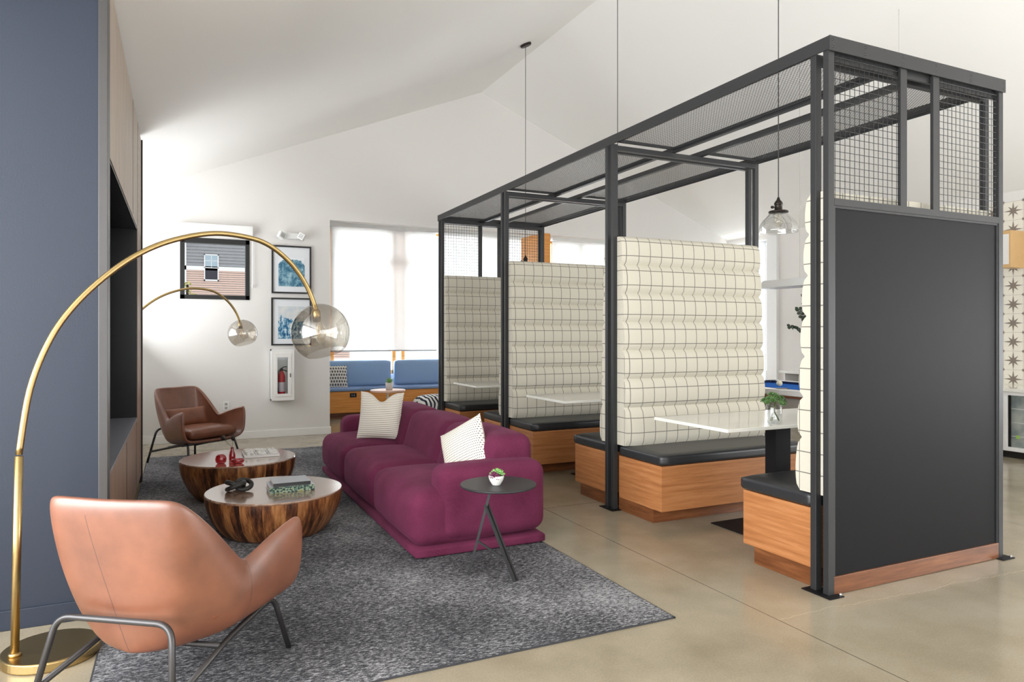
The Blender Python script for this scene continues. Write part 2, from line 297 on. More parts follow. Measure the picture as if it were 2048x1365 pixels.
# ------------------------------------------------------------------ mesh builder
class MB:
    def __init__(s): s.v = []; s.f = []; s.m = []; s.mi = 0
    def add(s, vs_, fs_):
        b = len(s.v); s.v += [tuple(p) for p in vs_]; s.f += [tuple(b + i for i in f) for f in fs_]; s.m += [s.mi] * len(fs_); return s
    def box(s, x0, x1, y0, y1, z0, z1):
        vs_ = [(x, y, z) for x in (x0, x1) for y in (y0, y1) for z in (z0, z1)]
        return s.add(vs_, [(0, 1, 3, 2), (4, 6, 7, 5), (0, 4, 5, 1), (2, 3, 7, 6), (0, 2, 6, 4), (1, 5, 7, 3)])
    def bar(s, a, b, w, h=None, up=(0, 0, 1)):
        h = h or w; a, b = Vector(a), Vector(b); d = (b - a).normalized(); up = Vector(up)
        if abs(d.dot(up)) > 0.98: up = Vector((1, 0, 0))
        sx = d.cross(up).normalized(); sy = sx.cross(d)
        vs_ = [p + sx * i * w / 2 + sy * j * h / 2 for p in (a, b) for i, j in ((-1, -1), (1, -1), (1, 1), (-1, 1))]
        return s.add(vs_, [(0, 1, 2, 3), (7, 6, 5, 4), (0, 4, 5, 1), (1, 5, 6, 2), (2, 6, 7, 3), (3, 7, 4, 0)])
    def tube(s, pts, r, n=12, cap=True, closed=False):
        pts = [Vector(p) for p in pts]; rs = r if isinstance(r, (list, tuple)) else [r] * len(pts)
        N = len(pts); prev = None; rings = []
        for i, p in enumerate(pts):
            if closed: d = pts[(i + 1) % N] - pts[i - 1]
            else: d = pts[min(i + 1, N - 1)] - pts[max(i - 1, 0)]
            d.normalize()
            if prev is None:
                up = Vector((0, 0, 1)) if abs(d.z) < 0.9 else Vector((1, 0, 0)); sx = d.cross(up).normalized()
            else:
                sx = (prev - d * prev.dot(d))
                sx = sx.normalized() if sx.length > 1e-6 else d.orthogonal().normalized()
            prev = sx; sy = d.cross(sx)
            rings.append([p + (sx * math.cos(2 * PI * k / n) + sy * math.sin(2 * PI * k / n)) * rs[i] for k in range(n)])
        vs_ = [q for rg in rings for q in rg]; fs_ = []
        for i in range(N if closed else N - 1):
            a, b = i * n, ((i + 1) % N) * n
            fs_ += [(a + k, a + (k + 1) % n, b + (k + 1) % n, b + k) for k in range(n)]
        if cap and not closed: fs_ += [tuple(range(n))[::-1], tuple((N - 1) * n + k for k in range(n))]
        return s.add(vs_, fs_)
    def lathe(s, prof, c=(0, 0, 0), n=48, axis=None):
        # prof: list of (r, z); closed top/bottom when r == 0
        vs_ = []; fs_ = []; idx = []
        for r, z in prof:
            if r < 1e-6: idx.append([len(vs_)]); vs_.append((0, 0, z))
            else:
                idx.append(list(range(len(vs_), len(vs_) + n))); vs_ += [(r * math.cos(2 * PI * k / n), r * math.sin(2 * PI * k / n), z) for k in range(n)]
        for a, b in zip(idx, idx[1:]):
            for k in range(n):
                k2 = (k + 1) % n
                if len(a) == 1 and len(b) == 1: continue
                if len(a) == 1: fs_.append((a[0], b[k2], b[k]))
                elif len(b) == 1: fs_.append((a[k], a[k2], b[0]))
                else: fs_.append((a[k], a[k2], b[k2], b[k]))
        mt = Matrix.Translation(c)
        if axis is not None: mt = mt @ Vector(axis).to_track_quat('Z', 'Y').to_matrix().to_4x4()
        return s.add([mt @ Vector(p) for p in vs_], fs_)
    def cushion(s, x0, x1, y0, y1, z0, z1, r, bul=(0, 0, 0), n=14, shape=None):
        c = Vector(((x0 + x1) / 2, (y0 + y1) / 2, (z0 + z1) / 2)); h = Vector(((x1 - x0) / 2, (y1 - y0) / 2, (z1 - z0) / 2))
        r = min(r, min(h) * 0.999); vs_ = []; fs_ = []; key = {}
        def vert(p):
            k = tuple(round(q, 5) for q in p)
            if k in key: return key[k]
            q = Vector(p); inner = h - Vector((r, r, r)); w = Vector([q[i] * h[i] for i in range(3)])
            cl = Vector([max(-inner[i], min(inner[i], w[i])) for i in range(3)]); d = w - cl
            if d.length > 1e-9:
                w = cl + d.normalized() * r
            for i in range(3):
                j, k2 = (i + 1) % 3, (i + 2) % 3
                w[i] += bul[i] * (w[i] / h[i]) * (1 - (w[j] / h[j]) ** 2) * (1 - (w[k2] / h[k2]) ** 2)
            w = w + c
            if shape: w = Vector(shape(w))
            key[k] = len(vs_); vs_.append(w); return key[k]
        # denser samples near the edges
        def g(i): 
            a = -1 + 2 * i / n; return math.copysign(abs(a) ** 0.75, a)
        for ax in range(3):
            j, k = (ax + 1) % 3, (ax + 2) % 3
            for sg in (-1, 1):
                for a in range(n):
                    for b in range(n):
                        q = []
                        for (aa, bb) in ((a, b), (a + 1, b), (a + 1, b + 1), (a, b + 1)):
                            p = [0, 0, 0]; p[ax] = sg; p[j] = g(aa); p[k] = g(bb); q.append(vert(p))
                        fs_.append(tuple(q) if sg > 0 else tuple(q[::-1]))
        return s.add(vs_, fs_)
    def xf(s, mt): s.v = [tuple(mt @ Vector(p)) for p in s.v]; return s
    def build(s, name, mats, parent=None, smooth=False, local=False, bevel=0, sub=0, solid=0, origin=None):
        off = Vector((0, 0, 0))
        if parent is not None and not local: off = ORG.get(parent.name, Vector((0, 0, 0)))
        loc = Vector((0, 0, 0))
        if origin is not None: loc = Vector(origin) - off
        me = bpy.data.meshes.new(name); me.from_pydata([tuple(Vector(p) - off - loc) for p in s.v], [], s.f)
        if not isinstance(mats, (list, tuple)): mats = [mats]
        for m in mats: me.materials.append(m)
        if len(mats) > 1:
            for p, i in zip(me.polygons, s.m): p.material_index = i
        if smooth:
            for p in me.polygons: p.use_smooth = True
        me.update()
        o = bpy.data.objects.new(name, me); COL.objects.link(o); o.location = loc
        if parent is not None: o.parent = parent
        ORG[o.name] = off + loc
        if solid:
            md = o.modifiers.new('solid', 'SOLIDIFY'); md.thickness = solid; md.offset = -1
        if sub:
            md = o.modifiers.new('sub', 'SUBSURF'); md.levels = sub; md.render_levels = sub
        if bevel:
            md = o.modifiers.new('bevel', 'BEVEL'); md.width = bevel; md.segments = 2; md.limit_method = 'ANGLE'
        return o
ORG = {}
def tag(o, label, cat, group=None, kind=None):
    o['label'] = label; o['category'] = cat
    if group: o['group'] = group
    if kind: o['kind'] = kind
    return o
def thing(name, label, cat, loc=(0, 0, 0), rz=0, group=None):
    o = bpy.data.objects.new(name, None); COL.objects.link(o); o.location = loc; o.rotation_euler = (0, 0, rz)
    o.empty_display_size = 0.05
    ORG[o.name] = Vector(loc); return tag(o, label, cat, group)
def struct(name, mb, m, **k):
    o = mb.build(name, m, **k); o['kind'] = 'structure'; return o
def kids(o): return [c for c in bpy.data.objects if c.parent == o]
def dup(root, loc, rz=None, label=None, group=None):
    r = root.copy(); COL.objects.link(r); r.location = loc
    if rz is not None: r.rotation_euler = (0, 0, rz)
    ORG[r.name] = Vector(loc)
    if label: r['label'] = label
    if group: r['group'] = group
    for ch in kids(root):
        c = ch.copy(); COL.objects.link(c); c.parent = r
        for g in kids(ch):
            d = g.copy(); COL.objects.link(d); d.parent = c
    return r
def arcpts(pts, rad, seg=6):
    """polyline with rounded corners"""
    P = [Vector(p) for p in pts]; out = [P[0]]
    for i in range(1, len(P) - 1):
        a, b, c = P[i - 1], P[i], P[i + 1]; r = min(rad, (a - b).length * 0.45, (c - b).length * 0.45)
        p0 = b + (a - b).normalized() * r; p1 = b + (c - b).normalized() * r
        for k in range(seg + 1):
            t_ = k / seg; out.append(p0 * (1 - t_) ** 2 + b * 2 * t_ * (1 - t_) + p1 * t_ ** 2)
    out.append(P[-1]); return out
def spline(P, n=8):
    P = [Vector(p) for p in P]; out = []
    for i in range(len(P) - 1):
        p0 = P[max(i - 1, 0)]; p1 = P[i]; p2 = P[i + 1]; p3 = P[min(i + 2, len(P) - 1)]
        for k in range(n):
            t_ = k / n
            out.append(0.5 * ((2 * p1) + (p2 - p0) * t_ + (2 * p0 - 5 * p1 + 4 * p2 - p3) * t_ ** 2 + (3 * p1 - p0 - 3 * p2 + p3) * t_ ** 3))
    out.append(P[-1]); return out

# ------------------------------------------------------------------ the room
XL, XR, YF, YA, YB = -1.0, 8.2, 9.0, 11.1, -7.0
RX, RZ, SL = 3.795, 4.616, 0.4103
def cz(x): return RZ - SL * abs(x - RX)
struct('floor', MB().box(-2.7, XR + 0.2, YB - 0.2, YA + 0.4, -0.08, 0), M['floor'])
c = MB()
yc0, yc1 = YB - 0.2, YF + 0.12
xk = -0.75
c.add([(xk, yc0, cz(xk)), (RX, yc0, RZ), (XR + 0.2, yc0, cz(XR + 0.2)), (XR + 0.2, yc1, cz(XR + 0.2)), (RX, yc1, RZ), (xk, yc1, cz(xk)),
       (-2.7, yc0, cz(xk)), (-2.7, yc1, cz(xk))], [(0, 1, 4, 5), (1, 2, 3, 4), (6, 0, 5, 7)])
co_ = struct('ceiling', c, M['ceiling'], solid=0.1); co_.modifiers['solid'].offset = 1
struct('ceiling_alcove', MB().box(1.7, XR + 0.2, YF + 0.12, YA + 0.3, 3.2, 3.3), M['ceiling'])
# far wall: gable with the small window hole, open bay to the right of x = 1.72
wx0, wx1, wz0, wz1 = 0.01, 0.767, 1.668, 2.385
w = MB(); t0, t1 = YF, YF + 0.14
w.box(XL - 0.2, wx0, t0, t1, 0, 2.7); w.box(wx1, 1.72, t0, t1, 0, 2.7); w.box(wx0, wx1, t0, t1, 0, wz0); w.box(wx0, wx1, t0, t1, wz1, 2.7)
pr = [(XL - 0.2, 2.7), (XR + 0.2, 2.7), (XR + 0.2, cz(XR + 0.2) + 0.02), (RX, RZ + 0.02), (xk, cz(xk) + 0.02), (XL - 0.2, cz(xk) + 0.02)]
n = len(pr)
w.add([(x, t0, z) for x, z in pr] + [(x, t1, z) for x, z in pr], [tuple(range(n)), tuple(range(2 * n - 1, n - 1, -1))] + [(i, i + n, (i + 1) % n + n, (i + 1) % n) for i in range(n)])
struct('wall_far', w, M['wall'])
struct('baseboard_far', MB().box(-0.9, 1.732, YF - 0.014, YF, 0, 0.09).box(1.72, 1.734, YF, YF + 0.14, 0, 0.09), M['trim'], bevel=0.003)
struct('wall_nook', MB().box(XL - 0.1, XL, 6.73, YF, 0, 0.78).box(XL - 0.1, XL, 6.73, YF, 2.72, 2.9).box(XL - 0.1, XL, 6.73, 6.88, 0.78, 2.72).box(XL - 0.1, XL, 8.82, YF, 0.78, 2.72), M['wall'])
struct('wall_alcove_left', MB().box(1.60, 1.72, YF + 0.14, YA + 0.3, 0, 3.2), M['wall'])
# alcove back wall with window band
a = MB(); a.box(1.6, XR + 0.2, YA, YA + 0.16, 0, 0.62); a.box(1.7, XR + 0.2, YA, YA + 0.16, 2.95, 3.2); a.box(1.7, 2.13, YA, YA + 0.16, 0.62, 2.95); a.box(7.9, XR + 0.2, YA, YA + 0.16, 0.62, 2.95)
struct('wall_alcove_back', a, M['wall'])
# right wall with window bay at the far end
r = MB(); r.box(XR, XR + 0.14, YB, 8.08, 0, 2.95); r.box(XR, XR + 0.14, 8.08, YA + 0.2, 2.72, 3.3); r.box(XR, XR + 0.14, 8.08, YA + 0.2, 0, 0.3); r.box(XR, XR + 0.14, 9.4, YA + 0.2, 0.3, 2.72)
struct('wall_right', r, M['wall'])
struct('trim_1', MB().box(XR - 0.05, XR, 7.88, 8.08, 0, 2.75), M['white_metal'], bevel=0.004)
struct('wall_back', MB().box(-2.7, XR + 0.2, YB - 0.12, YB, 0, 0.4).box(-2.7, -1.9, YB - 0.12, YB, 0.4, 3.2).box(7.1, XR + 0.2, YB - 0.12, YB, 0.4, 3.2).box(-2.7, XR + 0.2, YB - 0.12, YB, 3.2, 4.8), M['wall'])
struct('wall_near_left', MB().box(-2.62, -2.5, YB, 3.7, 0, 0.3).box(-2.62, -2.5, YB, 3.7, 2.6, 2.9).box(-2.62, -2.5, YB, -3.0, 0.3, 2.6).box(-2.62, -2.5, 3.35, 3.7, 0.3, 2.6), M['wall'])
# slate blue return wall and its steel edge
struct('wall_left', MB().box(-2.7, -0.323, 3.6, 3.72, 0, 2.9), M['blue_wall'])
struct('baseboard_left', MB().box(-2.7, -0.325, 3.588, 3.6, 0, 0.085), M['blue_wall'], bevel=0.003)
struct('trim_2', MB().box(-0.323, -0.287, 3.594, 3.72, 0, 2.9), M['steel_edge'], bevel=0.002)

# window_1 (small square) with black frame
g = struct('window_1', MB().box(wx0, wx1, YF - 0.012, YF + 0.08, wz0, wz0 + 0.05).box(wx0, wx1, YF - 0.012, YF + 0.08, wz1 - 0.055, wz1)
           .box(wx0, wx0 + 0.05, YF - 0.012, YF + 0.08, wz0, wz1).box(wx1 - 0.045, wx1, YF - 0.012, YF + 0.08, wz0, wz1), M['frame_black'], bevel=0.002)
MB().box(wx0 + 0.05, wx1 - 0.045, YF + 0.045, YF + 0.05, wz0 + 0.05, wz1 - 0.055).build('pane', M['window_glass'], g)
vb = thing('roller_blind', 'white rolled-up blind cassette above the small square window', 'blind', (0.4, YF - 0.001, 2.42))
MB().box(-0.02, 0.80, YF - 0.085, YF - 0.001, 2.425, 2.545).build('cassette', M['white_metal'], vb, bevel=0.006)
MB().tube([(0.80, YF - 0.03, 2.43), (0.80, YF - 0.03, 1.84)], 0.006, 6).build('pull_cord', M['white_metal'], vb)
MB().lathe([(0, -0.02), (0.008, -0.02), (0.010, 0.02), (0, 0.025)], (0.80, YF - 0.03, 1.83), 10).build('cord_weight', M['ceramic'], vb)

# big window in the alcove
mw = MB()
for x in (2.13, 3.12, 3.27, 5.0, 6.05, 6.6, 7.84): mw.box(x, x + 0.06, YA + 0.02, YA + 0.10, 0.62, 2.95)
mw.box(2.13, 7.9, YA + 0.02, YA + 0.10, 0.62, 0.68); mw.box(2.13, 7.9, YA + 0.02, YA + 0.10, 2.89, 2.95); mw.box(3.0, 3.86, YA + 0.03, YA + 0.09, 2.39, 2.44)
g = struct('window_2', mw, M['alcove_oak'], bevel=0.003)
MB().box(2.15, 7.88, YA + 0.055, YA + 0.06, 0.66, 2.91).build('pane', M['window_glass'], g)
bl = [(2.128, 3.85, 'left of the two blinds over the blue bench'), (3.895, 5.95, 'right of the two blinds over the blue bench, behind the booths'), (6.03, 7.86, 'beyond the wood column on the right')]
for i, (x0, x1, wh) in enumerate(bl):
    b_ = thing('roller_blind', 'white translucent roller blind, ' + wh, 'blind', ((x0 + x1) / 2, YA - 0.06, 2.95), 0, 'lowered blinds in the alcove')
    MB().box(x0, x1, YA - 0.042, YA - 0.040, 1.0, 2.93).build('cloth', M['blind'], b_)
    MB().box(x0, x1, YA - 0.052, YA - 0.028, 0.985, 1.003).build('hem_bar', M['grey_body'], b_)
    MB().box(x0 - 0.02, x1 + 0.02, YA - 0.10, YA - 0.003, 2.93, 3.05).build('cassette', M['white_metal'], b_, bevel=0.005)
# right wall far window
g = struct('window_3', MB().box(XR + 0.02, XR + 0.1, 8.08, 8.14, 0.3, 2.72).box(XR + 0.02, XR + 0.1, 9.34, 9.4, 0.3, 2.72).box(XR + 0.02, XR + 0.1, 8.14, 9.34, 0.3, 0.36).box(XR + 0.02, XR + 0.1, 8.14, 9.34, 2.66, 2.72), M['white_metal'])
MB().box(XR + 0.05, XR + 0.055, 8.12, 9.36, 0.34, 2.68).build('pane', M['window_glass'], g)
tag(MB().box(XR - 0.04, XR - 0.038, 8.1, 9.4, 0.32, 2.7).build('window_blind', M['blind']), 'lowered translucent blind at the far end of the right wall', 'blind')
# wood clad column in line with the header
struct('column_wood', MB().box(4.71, 4.87, YF - 0.02, YF + 0.62, 0, 2.72), M['alcove_oak'], bevel=0.004)
# tiled splashback on the right wall
tl_ = MB(); T = 0.2035; ty0, tz1 = 4.572 - T * 4.5, 2.70; rows = 10; cols = 6
tl_.box(XR - 0.008, XR, ty0, ty0 + T * cols, tz1 - T * rows, tz1)
def star(cy, cz_, R, r, k=8, rot=0, mi=1, long=0.72):
    tl_.mi = mi; vs_ = [(XR - 0.0095, cy, cz_)]
    for i in range(2 * k):
        rr = (R if i % 4 == 0 else R * long) if i % 2 == 0 else r
        a_ = PI * i / k + rot; vs_.append((XR - 0.009, cy + rr * math.cos(a_), cz_ + rr * math.sin(a_)))
    tl_.add(vs_, [(0, 1 + (i + 1) % (2 * k), 1 + i) for i in range(2 * k)]); tl_.mi = 0
for i in range(cols):
    for j in range(rows): star(ty0 + T * (i + 0.5), tz1 - T * (j + 0.5), T * 0.5, T * 0.14)
for i in range(cols + 1):
    for j in range(rows + 1): star(ty0 + T * i, tz1 - T * j, T * 0.13, T * 0.05)
tl_.mi = 2
for j in range(rows + 1): tl_.box(XR - 0.0086, XR - 0.008, ty0, ty0 + T * cols, tz1 - T * j - 0.0015, tz1 - T * j + 0.0015)
for i in range(cols + 1): tl_.box(XR - 0.0086, XR - 0.008, ty0 + T * i - 0.0015, ty0 + T * i + 0.0015, tz1 - T * rows, tz1)
struct('trim_3', tl_, [M['tile'], M['tile_star'], M['grout']])

# ------------------------------------------------------------------ media wall (wood cabinet with black niche)
mc = thing('media_cabinet', 'full-height built-in wood media cabinet with black niche beside the blue wall', 'cabinet', (-0.6, 5.1, 0))
FX = -0.29
MB().box(-0.9, FX, 3.722, 6.70, 2.075, 2.895).build('upper_panel', M['greige_wood'], mc)
MB().box(-0.9, FX, 3.722, 6.70, 0.07, 0.60).build('lower_panel', M['media_wood'], mc)
MB().box(-0.88, FX - 0.04, 3.722, 6.68, 0, 0.07).build('plinth', M['media_wood'], mc)
MB().box(-0.9, FX, 6.15, 6.70, 0.60, 2.075).build('side_panel', M['media_wood'], mc)
MB().box(-0.9, FX + 0.012, 6.70, 6.735, 0, 2.895).build('end_panel', M['bronze'], mc)
MB().box(-0.9, -0.70, 3.722, 6.15, 0.612, 2.063).box(-0.70, FX - 0.004, 6.142, 6.15, 0.612, 2.063).box(-0.70, FX - 0.004, 3.722, 6.142, 2.063, 2.075).build('niche_lining', M['black_lacquer'], mc)
MB().box(-0.9, FX - 0.002, 3.722, 6.15, 0.60, 0.612).build('niche_shelf', M['grey_shelf'], mc)
for y in (5.55, 6.15): MB().box(FX - 0.001, FX + 0.0015, y - 0.002, y + 0.002, 2.09, 2.89).build('panel_seam', M['bronze'], mc)
for y in (4.9, 6.0): MB().box(FX - 0.001, FX + 0.0015, y - 0.002, y + 0.002, 0.08, 0.59).build('panel_seam', M['bronze'], mc)
sl = MB()
for k in range(9): sl.box(FX - 0.001, FX + 0.002, 6.22, 6.40, 2.16 + k * 0.075, 2.166 + k * 0.075)
sl.build('vent_slot', M['pages'], mc)
tv = thing('television', 'flat black television mounted inside the black media niche', 'television', (-0.6, 4.7, 1.4))
MB().box(-0.575, -0.535, 3.80, 5.55, 0.92, 1.90).build('casing', M['steel_edge'], tv, bevel=0.004)
MB().box(-0.536, -0.532, 3.82, 5.53, 0.94, 1.88).build('screen', M['screen'], tv)
MB().box(-0.70, -0.575, 4.4, 4.9, 1.25, 1.6).build('wall_mount', M['black_steel'], tv)

# ------------------------------------------------------------------ rug
rg = thing('area_rug', 'large heathered charcoal grey rug under the sofa and coffee tables', 'rug', (0.85, 5.2, 0))
MB().box(-0.283, 1.970, 2.496, 7.994, 0.0005, 0.007).build('pile', M['rug'], rg)
MB().box(-0.29, 1.976, 2.490, 2.496, 0.0005, 0.006).box(-0.29, 1.976, 7.994, 8.0, 0.0005, 0.006).box(-0.29, -0.283, 2.49, 8.0, 0.0005, 0.006).box(1.970, 1.976, 2.49, 8.0, 0.0005, 0.006).build('binding', M['rug_edge'], rg)
Z0 = 0.007

# ------------------------------------------------------------------ sofa
sf = thing('sofa', 'long plum purple three-seat modular sofa on the grey rug', 'sofa', (1.6, 5.1, Z0))
seams = [3.735, 4.66, 5.575, 6.50]
MB().cushion(1.172, 1.99, 3.722, 6.512, Z0, 0.064, 0.018, n=10).build('base', M['plum'], sf, smooth=True)
def seatshape(w):
    return w
for i in range(3):
    y0, y1 = seams[i], seams[i + 1]
    MB().cushion(1.17, 1.72, y0 + 0.003, y1 - 0.003, 0.060, 0.358, 0.078, (0.03, 0.0, 0.045), n=18).build('seat_cushion', M['plum'], sf, smooth=True)
bs = [3.865, 4.70, 5.53, 6.37]
def lean(w):
    return (w[0] + 0.10 * max(0, (w[2] - 0.28)) / 0.35 * max(0, 1.985 - w[0]) / 0.38, w[1], w[2])
for i in range(3):
    y0, y1 = bs[i], bs[i + 1]
    MB().cushion(1.60, 1.985, y0 + 0.003, y1 - 0.003, 0.20, 0.630, 0.075, (0.02, 0.0, 0.02), n=18, shape=lean).build('back_cushion', M['plum'], sf, smooth=True)
MB().cushion(1.70, 1.982, 3.90, 6.33, 0.064, 0.40, 0.04, n=12).build('back_frame', M['plum'], sf, smooth=True)
MB().cushion(1.325, 2.0, 3.722, 3.955, 0.08, 0.495, 0.075, (0.0, 0.0, 0.012), n=18).build('armrest', M['plum'], sf, smooth=True)
MB().cushion(1.325, 2.0, 6.275, 6.508, 0.08, 0.515, 0.075, (0.0, 0.0, 0.012), n=18).build('armrest', M['plum'], sf, smooth=True)

def pillow_mesh(w, h, t_, chop=0.0, n=22, dent=0.06):
    mb = MB()
    for sg in (1, -1):
        vs_ = []; fs_ = []
        for i in range(n + 1):
            for j in range(n + 1):
                u = -1 + 2 * i / n; v = -1 + 2 * j / n
                e = max(0.0, (1 - abs(u) ** 2.6)) * max(0.0, (1 - abs(v) ** 2.6))
                x = u * w / 2 * (1 - dent * (1 - v * v)); y = v * h / 2 * (1 - dent * (1 - u * u))
                if chop and v > 0: y -= chop * v * math.exp(-(u / 0.38) ** 2)
                z = sg * t_ / 2 * e ** 0.5
                if chop and v > 0: z *= 1 - 0.35 * v * math.exp(-(u / 0.25) ** 2)
                vs_.append((x, y, z))
        for i in range(n):
            for j in range(n):
                q = (i * (n + 1) + j, (i + 1) * (n + 1) + j, (i + 1) * (n + 1) + j + 1, i * (n + 1) + j + 1)
                fs_.append(q if sg > 0 else q[::-1])
        mb.add(vs_, fs_)
    return mb
def pillow(name, label, cat, c, normal, up, w, h, t_, m, chop=0.0, group=None):
    nz = Vector(normal).normalized(); uy = Vector(up); uy = (uy - nz * uy.dot(nz)).normalized(); ux = uy.cross(nz)
    mt = Matrix((ux, uy, nz)).transposed().to_4x4(); mt.translation = Vector(c)
    o = pillow_mesh(w, h, t_, chop).build(name, m, smooth=True)
    o.matrix_world = mt; return tag(o, label, cat, group)
pillow('throw_pillow', 'cream dotted throw pillow with a chopped top at the far end of the plum sofa', 'pillow', (1.525, 5.79, 0.575), (-0.42, -0.9, 0.28), (0.09, 0.1, 1), 0.365, 0.40, 0.15, M['pillow_dot'], 0.075)
pillow('throw_pillow', 'cream dotted throw pillow tilted on one corner beside the near sofa arm', 'pillow', (1.615, 4.10, 0.530), (-0.93, -0.42, 0.32), (-0.06, 0.52, 0.85), 0.35, 0.35, 0.15, M['pillow_dot'], 0.0)

# ------------------------------------------------------------------ armchairs
def make_chair(label, loc, rz):
    ch = thing('armchair', label, 'chair', loc, rz, 'tan leather armchairs')
    # (forward, side, up): rim, under the rim, middle, low, turn-in, pan, centre
    half = [
        [(.250, .328, .530), (.258, .345, .500), (.262, .340, .40), (.264, .328, .285), (.250, .275, .243), (.24, .14, .236), (.24, 0, .234)],
        [(.215, .326, .530), (.218, .343, .500), (.225, .342, .39), (.222, .328, .280), (.21, .27, .238), (.20, .14, .230), (.20, 0, .229)],
        [(.08, .300, .492), (.085, .320, .466), (.09, .330, .37), (.085, .308, .265), (.07, .235, .217), (.07, .12, .212), (.07, 0, .211)],
        [(-.030, .272, .440), (-.032, .292, .420), (-.045, .308, .35), (-.06, .285, .25), (-.07, .205, .204), (-.075, .10, .199), (-.075, 0, .198)],
        [(-.062, .266, .442), (-.068, .285, .422), (-.08, .300, .35), (-.095, .272, .25), (-.105, .195, .202), (-.11, .10, .196), (-.11, 0, .195)],
        [(-.19, .258, .585), (-.195, .272, .56), (-.19, .268, .42), (-.185, .232, .285), (-.185, .155, .203), (-.19, .08, .193), (-.19, 0, .192)],
        [(-.315, .236, .708), (-.322, .244, .682), (-.288, .236, .50), (-.246, .198, .325), (-.228, .13, .215), (-.222, .07, .196), (-.22, 0, .192)],
        [(-.342, .20, .722), (-.352, .205, .695), (-.316, .198, .51), (-.268, .165, .335), (-.246, .11, .222), (-.236, .06, .198), (-.234, 0, .193)],
        [(-.355, .10, .722), (-.366, .10, .695), (-.330, .10, .52), (-.285, .085, .345), (-.260, .055, .235), (-.248, .03, .20), (-.246, 0, .195)],
    ]
    mid = [(-.357, 0, .720), (-.368, 0, .693), (-.334, 0, .52), (-.29, 0, .35), (-.265, 0, .24), (-.253, 0, .205), (-.250, 0, .197)]
    rows_ = [[(x, y, z) for x, y, z in st] for st in half] + [mid] + [[(x, -y, z) for x, y, z in st] for st in reversed(half)]
    n_ = len(mid)
    # bottom centre points coincide; keep the two halves as one sheet by stitching across
    mb = MB(); vs_ = [p for st in rows_ for p in st]
    fs_ = []
    for i in range(len(rows_) - 1):
        for j in range(n_ - 1): fs_.append((i * n_ + j, (i + 1) * n_ + j, (i + 1) * n_ + j + 1, i * n_ + j + 1))
    mb.add(vs_, fs_)
    o = mb.build('shell', M['leather_shell'], ch, smooth=True, local=True)
    # weld the doubled centre line
    import bmesh
    bm = bmesh.new(); bm.from_mesh(o.data); bmesh.ops.remove_doubles(bm, verts=bm.verts, dist=0.0008); bmesh.ops.recalc_face_normals(bm, faces=bm.faces)
    bm.to_mesh(o.data); bm.free()
    md = o.modifiers.new('solid', 'SOLIDIFY'); md.thickness = 0.034; md.offset = 0; md.use_rim = True
    md = o.modifiers.new('sub', 'SUBSURF'); md.levels = 3; md.render_levels = 3
    for p in o.data.polygons: p.use_smooth = True
    # seams and rim welt
    def seam(pts, r=0.0022): return MB().tube(spline(pts, 6), r, 6).build('seam', M['leather_seam'], ch, smooth=True, local=True)
    MB().cushion(-.19, .255, -.262, .262, .262, .352, 0.04, (0.0, 0, 0.018), n=14).build('seat_cushion', M['leather'], ch, smooth=True, local=True)
    mb = pillow_mesh(.44, .19, .11, 0, 16, 0.03); mt = Matrix.Rotation(math.radians(0), 4, 'Z')
    nz = Vector((.93, 0, .36)).normalized(); uy = Vector((0, 0, 1)); uy = (uy - nz * uy.dot(nz)).normalized(); ux = uy.cross(nz)
    mt = Matrix((ux, uy, nz)).transposed().to_4x4(); mt.translation = Vector((-.155, 0, .435))
    mb.xf(mt).build('lumbar_cushion', M['leather'], ch, smooth=True, local=True)
    R = 0.0105
    MB().tube(arcpts([(-.405, .262, 0), (-.335, .208, .325), (-.335, -.208, .325), (-.405, -.262, 0)], 0.055, 8), R, 12).build('rear_frame', M['chair_tube'], ch, smooth=True, local=True)
    for s_ in (1, -1):
        MB().tube(arcpts([(-.383, s_ * .246, .105), (-.05, s_ * .235, .175), (.205, s_ * .255, .222), (.262, s_ * .292, 0)], 0.05, 8), R, 12).build('leg', M['chair_tube'], ch, smooth=True, local=True)
    MB().tube([(.10, -.245, .198), (.10, .245, .198)], R, 10).build('stretcher', M['chair_tube'], ch, smooth=True, local=True)
    MB().tube([(-.12, -.236, .168), (-.12, .236, .168)], R, 10).build('stretcher', M['chair_tube'], ch, smooth=True, local=True)
    return ch
ch = make_chair('tan leather armchair in the foreground, seen from behind', (0.005, 2.862, Z0), math.radians(54.4))
dup(ch, (0.168, 7.508, Z0), math.radians(-55), 'brown leather armchair with lumbar cushion against the far white wall')

